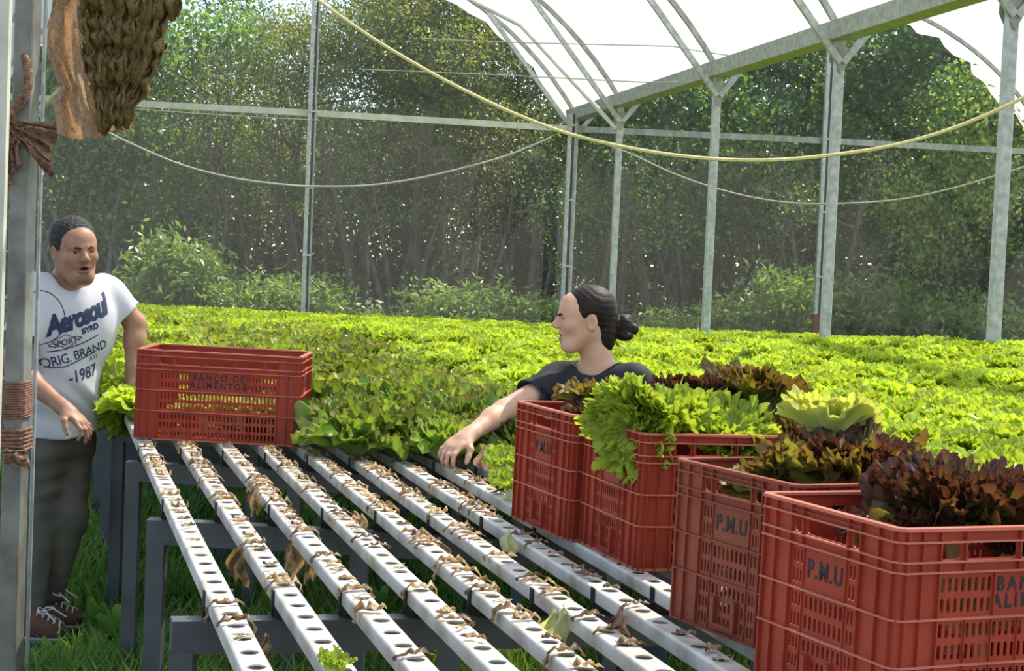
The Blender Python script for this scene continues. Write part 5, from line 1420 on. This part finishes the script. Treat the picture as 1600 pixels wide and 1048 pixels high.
    # shoes
    for heel, toe, an_ in ((P_(46, 966, 6.27), P_(126, 976, 6.25), anA), (P_(26, 985, 6.07), P_(96, 996, 6.04), anB)):
        heel[2] = .045; toe[2] = .035; d = toe - heel; d /= np.linalg.norm(d); sd = np.cross(U, d)
        K = Field(np.minimum(heel, toe) - .09, np.maximum(heel, toe) + (.09, .09, .14), .004)
        K.cone(heel, heel + d * .10, .037, .040, 0); K.cone(heel + d * .08, toe - d * .03, .041, .036, .03); K.cone(heel + U * .03, an_ * np.array([1, 1, 0]) + U * .10, .036, .044, .03); K.cone(heel + d * .05 + U * .045, heel + d * .15, .034, .03, .03)
        K.plane((0, 0, .012), (0, 0, -1))
        km = K.mesh('shoe'); km.materials.append(M['shoe']); sh = child(link('shoe', km))
        K = Field(np.minimum(heel, toe) - .09, np.maximum(heel, toe) + .09, .004)
        K.cone(heel - U * .02, heel + d * .10 - U * .02, .040, .043, 0); K.cone(heel + d * .08 - U * .02, toe - d * .02 - U * .012, .044, .039, .03); K.plane((0, 0, .016), (0, 0, 1)); K.plane((0, 0, -.015), (0, 0, -1))
        sm = K.mesh('sole'); sm.materials.append(M['sole']); o = link('sole', sm); o.parent = sh
        sv = BVHTree.FromPolygons([tuple(v.co) for v in km.vertices], [tuple(p.vertices) for p in km.polygons])
        lm = MB()
        def drop(p):
            h = sv.ray_cast(Vector((p[0], p[1], .3)), Vector((0, 0, -1)))[0]; return (h + Vector((0, 0, .004))) if h else Vector(p)
        for j in range(5):
            b = heel + d * (.085 + .022 * j)
            lm.tube([drop(b + sd * .026 * (1 if j % 2 else -1) + d * .012 * q) if 0 else drop(b + sd * x_ + d * abs(x_) * .3) for x_ in (-.028, -.014, 0, .014, .028)], .0034, 5)
        t0 = drop(heel + d * .10)
        for q in (-1, 1):
            lm.tube([t0, t0 + Vector(sd * .03 * q) + Vector((0, 0, .008)), t0 + Vector(sd * .055 * q + d * .02) + Vector((0, 0, .006)), t0 + Vector(sd * .035 * q + d * .035)], .0034, 5)
            lm.tube([t0, t0 + Vector(sd * .03 * q + d * .03) + Vector((0, 0, .008)), t0 + Vector(sd * .045 * q + d * .075) - Vector((0, 0, .02))], .0032, 5)
        o = lm.build('laces', M['lace'], smooth=True); o.parent = sh
build_man()

# ---------------------------------------------------------------- the woman
def build_woman():
    base = Vector((0.47, 5.62, 0))
    root = empty('person', base, 'person in black T-shirt with hair bun reaching over the bench', 'person')
    inv = Matrix.Translation(base).inverted()
    def child(o, par=None): o.parent = par or root; o.matrix_parent_inverse = inv; return o
    U = np.array([0, 0, 1.])
    yaw = math.radians(-33); Nn = np.array([math.sin(yaw), -math.cos(yaw), 0]); S = np.array([math.cos(yaw), math.sin(yaw), 0])   # S: towards picture right
    lean = np.array([-.16, -.05, 1]); lean /= np.linalg.norm(lean)
    Rt = np.array([S - lean * (S @ lean), Nn - lean * (Nn @ lean), lean]); Rt = np.array([r / np.linalg.norm(r) for r in Rt])
    hc = P_(914, 499, 5.50); neck = P_(935, 572, 5.53)
    shA = P_(874, 592, 5.58); shB = P_(991, 596, 5.46); el = P_(787, 642, 5.40); wr = P_(731, 681, 5.24)
    Rh = frame((-1, -.16, -.03), roll=math.radians(-2))
    elB = P_(1012, 700, 5.42); wrB = P_(960, 770, 5.35)
    chest = P_(938, 655, 5.56); belly = P_(952, 740, 5.62); hs = .915
    F = Field(np.minimum.reduce([wr, belly, shA]) - (.20, .22, .22), np.maximum.reduce([shB, hc]) + (.14, .26, .16), .0042)
    F.ell(hc + (np.array([0, -.018, .036]) * hs) @ Rh, np.array((.076, .097, .086)) * hs, Rh, 0)
    w_ = head_field(F, hc, Rh, hs, True, mouth=.004)
    F.cone(neck - U * .02, hc + np.array([0, -.030, -.045]) @ Rh, .056, .050, .03)
    F.cone(neck - U * .035 + S * .08, neck - U * .035 - S * .08, .036, .036, .05)
    F.ell(chest, (.135, .085, .17), Rt, .05); F.ell(belly, (.12, .09, .17), Rt, .05)
    for a, b, c_ in ((shA, el, wr), (shB, elB, wrB)):
        F.cone(a, b, .043, .036, .035); F.cone(b, b + (c_ - b) * .35, .036, .0355, .02); F.cone(b + (c_ - b) * .3, c_, .0355, .0225, .02)
    hand_field(F, wr, P_(698, 702, 5.17) - wr, np.array([.15, .35, -.9]), (.8, .85, .8, .75), .92, 1)
    hand_field(F, wrB, np.array([-.5, -.5, -.5]), np.array([0, .3, -1]), (.6, .6, .6, .6), .92, -1)
    me = F.mesh('body')
    for m in ('skin_w', 'lip_w', 'mouth'): me.materials.append(M[m])
    s = hs
    face_mats(me, w_, s, [(w_(0, .095, -.0525), np.array((.0225, .02, .005)) * s, Rh, 1), (w_(0, .095, -.0700), np.array((.0205, .02, .0065)) * s, Rh, 1), (w_(0, .088, -.0605), np.array((.016, .014, .0042)) * s, Rh, 2)])
    child(link('body', me)); eyes(w_, Rh, s, root)
    for o in root.children: o.matrix_parent_inverse = inv
    # hair combed back into a knot
    H = Field(hc - .21, hc + .20, .0034)
    H.ell(w_(0, -.020, .040), np.array((.0815, .102, .0895)) * s, Rh, 0)
    H.ell(w_(0, -.070, -.045), np.array((.060, .052, .085)) * s, Rh, .03)
    H.ell(w_(0, .128, -.010), np.array((.10, .082, .085)) * s, Rh, .010, True)
    H.ell(w_(0, .075, -.085), np.array((.12, .090, .080)) * s, Rh, .010, True)
    for q in (-1, 1): H.ell(w_(q * .085, -.006, -.012), np.array((.020, .026, .036)) * s, Rh, .006, True)
    H.plane(w_(0, -.05, -.125), (0, 0, -1))
    H.ell(w_(0, -.148, -.022), np.array((.036, .034, .042)) * s, Rh, .014); H.ell(w_(0.0, -.180, -.034), np.array((.026, .026, .024)) * s, Rh, .006); H.ell(w_(.012, -.150, -.058), np.array((.030, .034, .020)) * s, Rh, .004)
    H.ell(w_(-.008, -.152, .004), np.array((.028, .030, .018)) * s, Rh, .004)
    rel = hc
    H.ripple(lambda x, y, z: .0005 * np.sin(300 * (z - rel[2]) + 120 * (x - rel[0]) + 3 * np.sin(40 * (x - rel[0]))))
    hm = H.mesh('hair'); hm.materials.append(M['hair_w']); child(link('hair', hm))
    # black T-shirt
    T = Field(np.minimum.reduce([shA, belly]) - (.16, .22, .24), np.maximum.reduce([shB, neck]) + (.14, .22, .06), .005)
    T.ell(chest, (.165, .118, .18), Rt, 0); T.ell(belly, (.150, .118, .22), Rt, .06); T.cone(shA, shB, .052, .052, .05); T.cone(neck - U * .04 + S * .05, neck - U * .04 - S * .05, .050, .050, .05)
    cA = shA + (el - shA) * .50; cB = shB + (elB - shB) * .55
    T.cone(shA, shA + (el - shA) * .8, .055, .060, .04); T.cone(shB, shB + (elB - shB) * .8, .056, .060, .04)
    for c_, a_, b_ in ((cA, shA, el), (cB, shB, elB)):
        n = (b_ - a_) / np.linalg.norm(b_ - a_); T.cone(c_ + n * .12, c_ + n * .24, .12, .12, .004, True); T.cone(c_ - n * .02, c_ + n * .1, .047, .047, .003, True)
    T.ell(neck + U * .024 + Nn * .03, (.078, .086, .054), Rt, .006, True)
    T.cone(neck + Nn * .085 + U * .02, P_(926, 582, 5.38), .045, .014, .006, True)
    T.ripple(lambda x, y, z: .004 * np.sin(55 * (x - rel[0]) + 40 * (z - rel[2])) * np.clip((rel[2] - .12 - z) * 8, 0, 1))
    tm = T.mesh('t_shirt'); tm.materials.append(M['blackshirt']); child(link('t_shirt', tm))
    # trousers (hidden behind the crates)
    hip = np.array([base.x, base.y, .82]); G = Field(hip - (.22, .22, .84), hip + (.22, .22, .14), .007)
    G.ell(hip, (.155, .12, .14), Rt, 0); T0 = hip
    for q in (-1, 1):
        a = hip + S * .085 * q - U * .05; k_ = a - U * .36 + Nn * .03; f_ = np.array([a[0], a[1], .04]); G.cone(a, k_, .080, .058, .04); G.cone(k_, f_, .056, .045, .03); G.cone(f_, f_ + Nn * .12 - U * .005, .038, .034, .02)
    G.plane((0, 0, 0), (0, 0, -1))
    gm = G.mesh('trousers'); gm.materials.append(M['jeans']); child(link('trousers', gm))
build_woman()
# ------------------------------------------------------------------ near post at the left with burlap and twine
M['burlap'] = leafmat('tan_burlap', [(0.35, (0.52, 0.39, 0.28)), (0.5, (0.80, 0.66, 0.51)), (0.65, (0.60, 0.46, 0.34))], attr=False, trans=0.55, tcol=(1.1, 1.05, .95), var=0.0, rough=.95, spec=.1, nscale=55)
M['burlap_olive'] = leafmat('olive_burlap', [(0.35, (0.22, 0.18, 0.075)), (0.5, (0.31, 0.25, 0.11)), (0.65, (0.38, 0.28, 0.14))], attr=False, trans=0.25, tcol=(1.3, 1.1, .7), var=0.0, rough=.95, spec=.1, nscale=55)
M['burlap_dark'] = leafmat('brown_burlap', [(0.35, (0.20, 0.115, 0.075)), (0.5, (0.32, 0.20, 0.14)), (0.65, (0.42, 0.28, 0.20))], attr=False, trans=0.15, var=0.0, rough=.95, spec=.1, nscale=55)
M['twine'] = surf('brown_twine', (0.16, 0.075, 0.05), (0.26, 0.14, 0.095), scale=60, rough=0.95, bump=.4, bscale=200)
def weave(m, sc):
    """coarse thread relief on burlap"""
    nt = m.node_tree; b = nt.nodes['Principled BSDF']; tc = N(nt, 'ShaderNodeTexCoord')
    w1 = N(nt, 'ShaderNodeTexWave'); w1.inputs['Scale'].default_value = sc; w1.bands_direction = 'Z'; w2 = N(nt, 'ShaderNodeTexWave'); w2.inputs['Scale'].default_value = sc; w2.bands_direction = 'X'
    for w in (w1, w2): nt.links.new(tc.outputs['Object'], w.inputs['Vector']); w.inputs['Distortion'].default_value = 1.5
    a = N(nt, 'ShaderNodeMath', operation='ADD'); nt.links.new(w1.outputs['Fac'], a.inputs[0]); nt.links.new(w2.outputs['Fac'], a.inputs[1])
    bp = N(nt, 'ShaderNodeBump'); bp.inputs['Strength'].default_value = .8; bp.inputs['Distance'].default_value = .004; nt.links.new(a.outputs[0], bp.inputs['Height']); nt.links.new(bp.outputs[0], b.inputs['Normal'])
for m in ('burlap', 'burlap_olive', 'burlap_dark'): weave(M[m], 70)
PX0, PX1, PY0, PY1 = -1.562, -1.504, 5.0, 5.085
mb = MB(); c = .004
prof = [(PX0, PY0 + c), (PX0 + c, PY0), (PX1 - c, PY0), (PX1, PY0 + c), (PX1, PY1), (PX1 - .012, PY1), (PX1 - .012, PY0 + .012), (PX0 + .012, PY0 + .012), (PX0 + .012, PY1), (PX0, PY1)]
n = len(prof); mb.add([(x, y, z) for z in (-.02, 3.3) for x, y in prof], [(k, (k + 1) % n, n + (k + 1) % n, n + k) for k in range(n)] + [tuple(range(n))[::-1], tuple(range(n, 2 * n))])
M['zinc_near'] = surf('grimy_galvanised_steel', (0.13, 0.13, 0.12), (0.24, 0.245, 0.23), scale=9, rough=0.6, metal=0.25, bump=0.12, bscale=70)
o = mb.build('steel_post', M['zinc_near']); tag(o, 'near galvanised channel post with twine wraps at the left edge', 'post')
o = MB().tube([(-1.5135, 5.16, -.02), (-1.5135, 5.16, 3.3)], .0065, 10).build('steel_pipe', M['zinc'], smooth=True); tag(o, 'thin steel pipe running up right behind the near post', 'pipe')
o = MB().box((-1.62, 4.80, -.02), (-1.5145, 4.83, 3.3)).build('door_jamb', M['pipe']); tag(o, 'pale strip of door jamb at the very left edge', 'jamb')
def loop_path(z0, z1, turns, off, jit, seed, tilt=0.0):
    g = random.Random(seed); pts = []; a, b, c_, d = PX0 - off, PX1 + off, PY0 - off, PY1 + off
    for t in range(turns):
        for (x, y) in ((a + .008, c_), (b - .008, c_), (b, c_ + .008), (b, d - .008), (b - .008, d), (a + .008, d), (a, d - .008), (a, c_ + .008)):
            z = z0 + (z1 - z0) * (t + len(pts) % 8 / 8) / turns + tilt * (x - a) + g.uniform(-jit, jit); pts.append((x + g.uniform(-jit, jit) * .5, y - abs(g.uniform(0, jit)) * (1 if y < 5.04 else -1), z))
    return pts
zt = lambda y: at(24, y, 5.0).z
o = MB().tube(loop_path(zt(655), zt(597), 15, .004, .0008, 3, .05), .0042, 6).build('twine_wrap', M['twine'], smooth=True); tag(o, 'neat coil of brown twine wound around the near post', 'twine')
tw = empty('burlap_tie', (PX0, PY0, zt(735)), 'knotted brown burlap tie around the near post below the coil', 'tie')
ti = Matrix.Translation(tw.location).inverted()
def tch(o): o.parent = tw; o.matrix_parent_inverse = ti; return o
tch(MB().tube(loop_path(zt(706), zt(668), 6, .006, .0025, 4, -.02), .0062, 7).build('cord_turns', M['twine'], smooth=True))
def sheet(fn, nu, nv, name, mat, parent=None, crease=0.005):
    U_, V_ = np.meshgrid(np.linspace(0, 1, nu), np.linspace(0, 1, nv), indexing='ij'); P = fn(U_, V_)
    gq = np.random.default_rng(len(name) + nu); wr_ = 0
    for q in range(7):
        fa, fb, ph = gq.uniform(-30, 30), gq.uniform(-22, 22), gq.uniform(0, 6.28); wr_ = wr_ + np.sin(fa * U_ + fb * V_ + ph + 1.5 * np.sin(5 * U_ + q)) * crease * .45
    P[1] = P[1] + wr_; P[0] = P[0] + wr_ * .4
    i = np.arange(nu * nv).reshape(nu, nv); Q = np.stack([i[:-1, :-1], i[1:, :-1], i[1:, 1:], i[:-1, 1:]], -1).reshape(-1, 4)
    o = link(name, np_mesh(name, np.stack(P, -1).reshape(-1, 3), Q), mat)
    sd = o.modifiers.new('thick', 'SOLIDIFY'); sd.thickness = .003
    if parent is not None: o.parent = parent
    return o
def pix(x, y, d):   # arrays of pixels -> world arrays
    a = (x - 800) / FPX * d; b = -(y - 524) / FPX * d
    return [CPOS[k] + _R[k] * a + _U[k] * b + _fw[k] * d for k in range(3)]
# knot of the tie: fan of cloth folded to the right
tch(sheet(lambda u, v: pix(6 + 36 * u + 0 * v, 700 + 20 * v + (2 + 12 * v) * u + 3 * np.sin(14 * v + 2 * u), 4.985 - .012 * np.sin(3.1 * u) - .010 * np.sin(11 * v) ** 2 + .02 * u ** 4), 14, 24, 'tie_fold', M['burlap_dark']))
# bow at the top of the post
bow = empty('burlap_bow', (PX0, PY0, zt(185)), 'brown burlap strip tied in a bow high on the near post', 'bow')
bi_ = Matrix.Translation(bow.location).inverted()
def bch(o): o.parent = bow; o.matrix_parent_inverse = bi_; return o
def ribbon(pixpts, wpx, d, name, mat, seed=0):
    P = np.array(pixpts, float); t = np.linspace(0, len(P) - 1, 30); X = np.interp(t, np.arange(len(P)), P[:, 0]); Y = np.interp(t, np.arange(len(P)), P[:, 1])
    k = np.ones(5) / 5; Xs = np.convolve(np.pad(X, 2, 'edge'), k, 'valid'); Ys = np.convolve(np.pad(Y, 2, 'edge'), k, 'valid')
    tx, ty = np.gradient(Xs), np.gradient(Ys); L = np.hypot(tx, ty); nx, ny = -ty / L, tx / L
    pts = [at(Xs[i], Ys[i], d - .012 * math.sin(i / 29 * 3.1)) for i in range(30)]
    return bch(MB().tube(pts, [wpx / 2 / FPX * d * (.75 + .25 * math.sin(i / 29 * math.pi)) for i in range(30)], 9).build(name, mat, smooth=True))
ribbon([(37, 84), (43, 100), (45, 120), (42, 140), (34, 158), (24, 170), (14, 180)], 16, 4.965, 'bow_loop', M['burlap_dark'])
bch(MB().tube([at(8, 176, 4.965), at(15, 180, 4.955), at(20, 190, 4.965)], [.012, .022, .012], 9).build('bow_knot', M['burlap_dark'], smooth=True))
bch(sheet(lambda u, v: pix(9 + (78 * v) * (1 - .12 * u) + 4 * np.sin(9 * u) * v, 186 + u * 34 * (.3 + v) + 16 * v + 30 * v * u - 10 * v * (1 - u) + 5 * np.sin(22 * u) * v, 4.955 - .010 * np.sin(30 * u + 1) * (.25 + v) + .03 * v), 46, 16, 'bow_fan', M['burlap_dark']))
bch(sheet(lambda u, v: pix(9 + 26 * u * (1 - .35 * v) + 3 * np.sin(8 * v), 194 + 96 * v - 34 * v * u + 4 * np.sin(9 * u), 4.972 - .012 * np.sin(15 * u) ), 24, 20, 'bow_tail', M['burlap_dark']))
# gathered burlap hanging from above
cur = empty('burlap_curtain', tuple(at(160, 5, 5.3)), 'gathered olive and tan burlap curtain hanging at the top left', 'curtain')
ci = Matrix.Translation(cur.location).inverted()
def cch(o): o.parent = cur; o.matrix_parent_inverse = ci; return o
def tier(y0, y1, xa0, xb0, xa1, xb1, d, np_, seed, name, mat):
    def fn(u, v):
        u0 = u; u = u + .045 * np.sin(6.3 * u * 1.7 + seed * 2) + .02 * np.sin(19 * u + seed)
        x = (xa0 + (xa1 - xa0) * v) * (1 - u) + (xb0 + (xb1 - xb0) * v) * u
        x = x + 3.0 * np.sin(np_ * 6.283 * u + seed) * (.3 + .7 * v)
        y = y0 + (y1 - y0) * v * (.93 + .07 * np.cos(np_ * 6.283 * u + seed)) + 9 * np.sin(5 * u + seed) * v + 5 * np.sin(17 * u + 2 * seed) * v
        bul = np.sin(np.clip(v, 0, 1) * 2.7) * .030
        dd = d - bul - .020 * np.abs(np.sin(np_ * 3.14 * u + seed + .5 * v + .7 * np.sin(4 * u + 3 * v))) - .009 * np.sin(2.3 * np_ * 6.283 * u + 2 * seed + 2 * v) + .035 * np.clip(v - .82, 0, 1) / .18
        return pix(x, y, dd)
    cch(sheet(fn, 120, 30, name, mat, crease=.009))
tier(120, 206, 138, 236, 152, 196, 5.30, 5, 1.0, 'burlap_fold', M['burlap_olive'])
tier(66, 142, 128, 262, 140, 226, 5.27, 7, 2.3, 'burlap_fold', M['burlap_olive'])
tier(10, 84, 122, 276, 132, 252, 5.24, 8, 3.1, 'burlap_fold', M['burlap_olive'])
tier(-60, 32, 116, 300, 124, 280, 5.21, 8, 4.4, 'burlap_fold', M['burlap_olive'])
def tan(u, v):
    y = -40 + 250 * v + 8 * np.sin(4 * u)
    xl = np.interp(y, [-40, 20, 62, 80, 110, 140, 160, 210], [84, 76, 70, 72, 82, 96, 82, 92]); xr = np.interp(y, [-40, 60, 140, 175, 210], [150, 150, 150, 170, 178])
    return pix(xl + (xr - xl) * u, y, 5.36 - .020 * np.sin(11 * u + 2 * v) - .012 * np.sin(26 * u + 1.5 * np.sin(6 * v)) - .015 * np.sin(9 * v))
cch(sheet(tan, 80, 90, 'burlap_drop', M['burlap'], crease=.008))
cch(sheet(lambda u, v: pix(176 + 26 * v + (30 - 18 * v) * u * .9, 205 - 62 * v + 2 * np.sin(8 * u), 5.345 - .012 * np.sin(9 * u)), 16, 20, 'burlap_drop', M['burlap']))
o = MB().tube([at(56, 176, 5.45), at(80, 154, 5.44), at(104, 132, 5.42)], .0095, 8).build('bamboo_stick', M['rope'], smooth=True); tag(o, 'short bamboo stick poking out under the burlap curtain', 'stick')
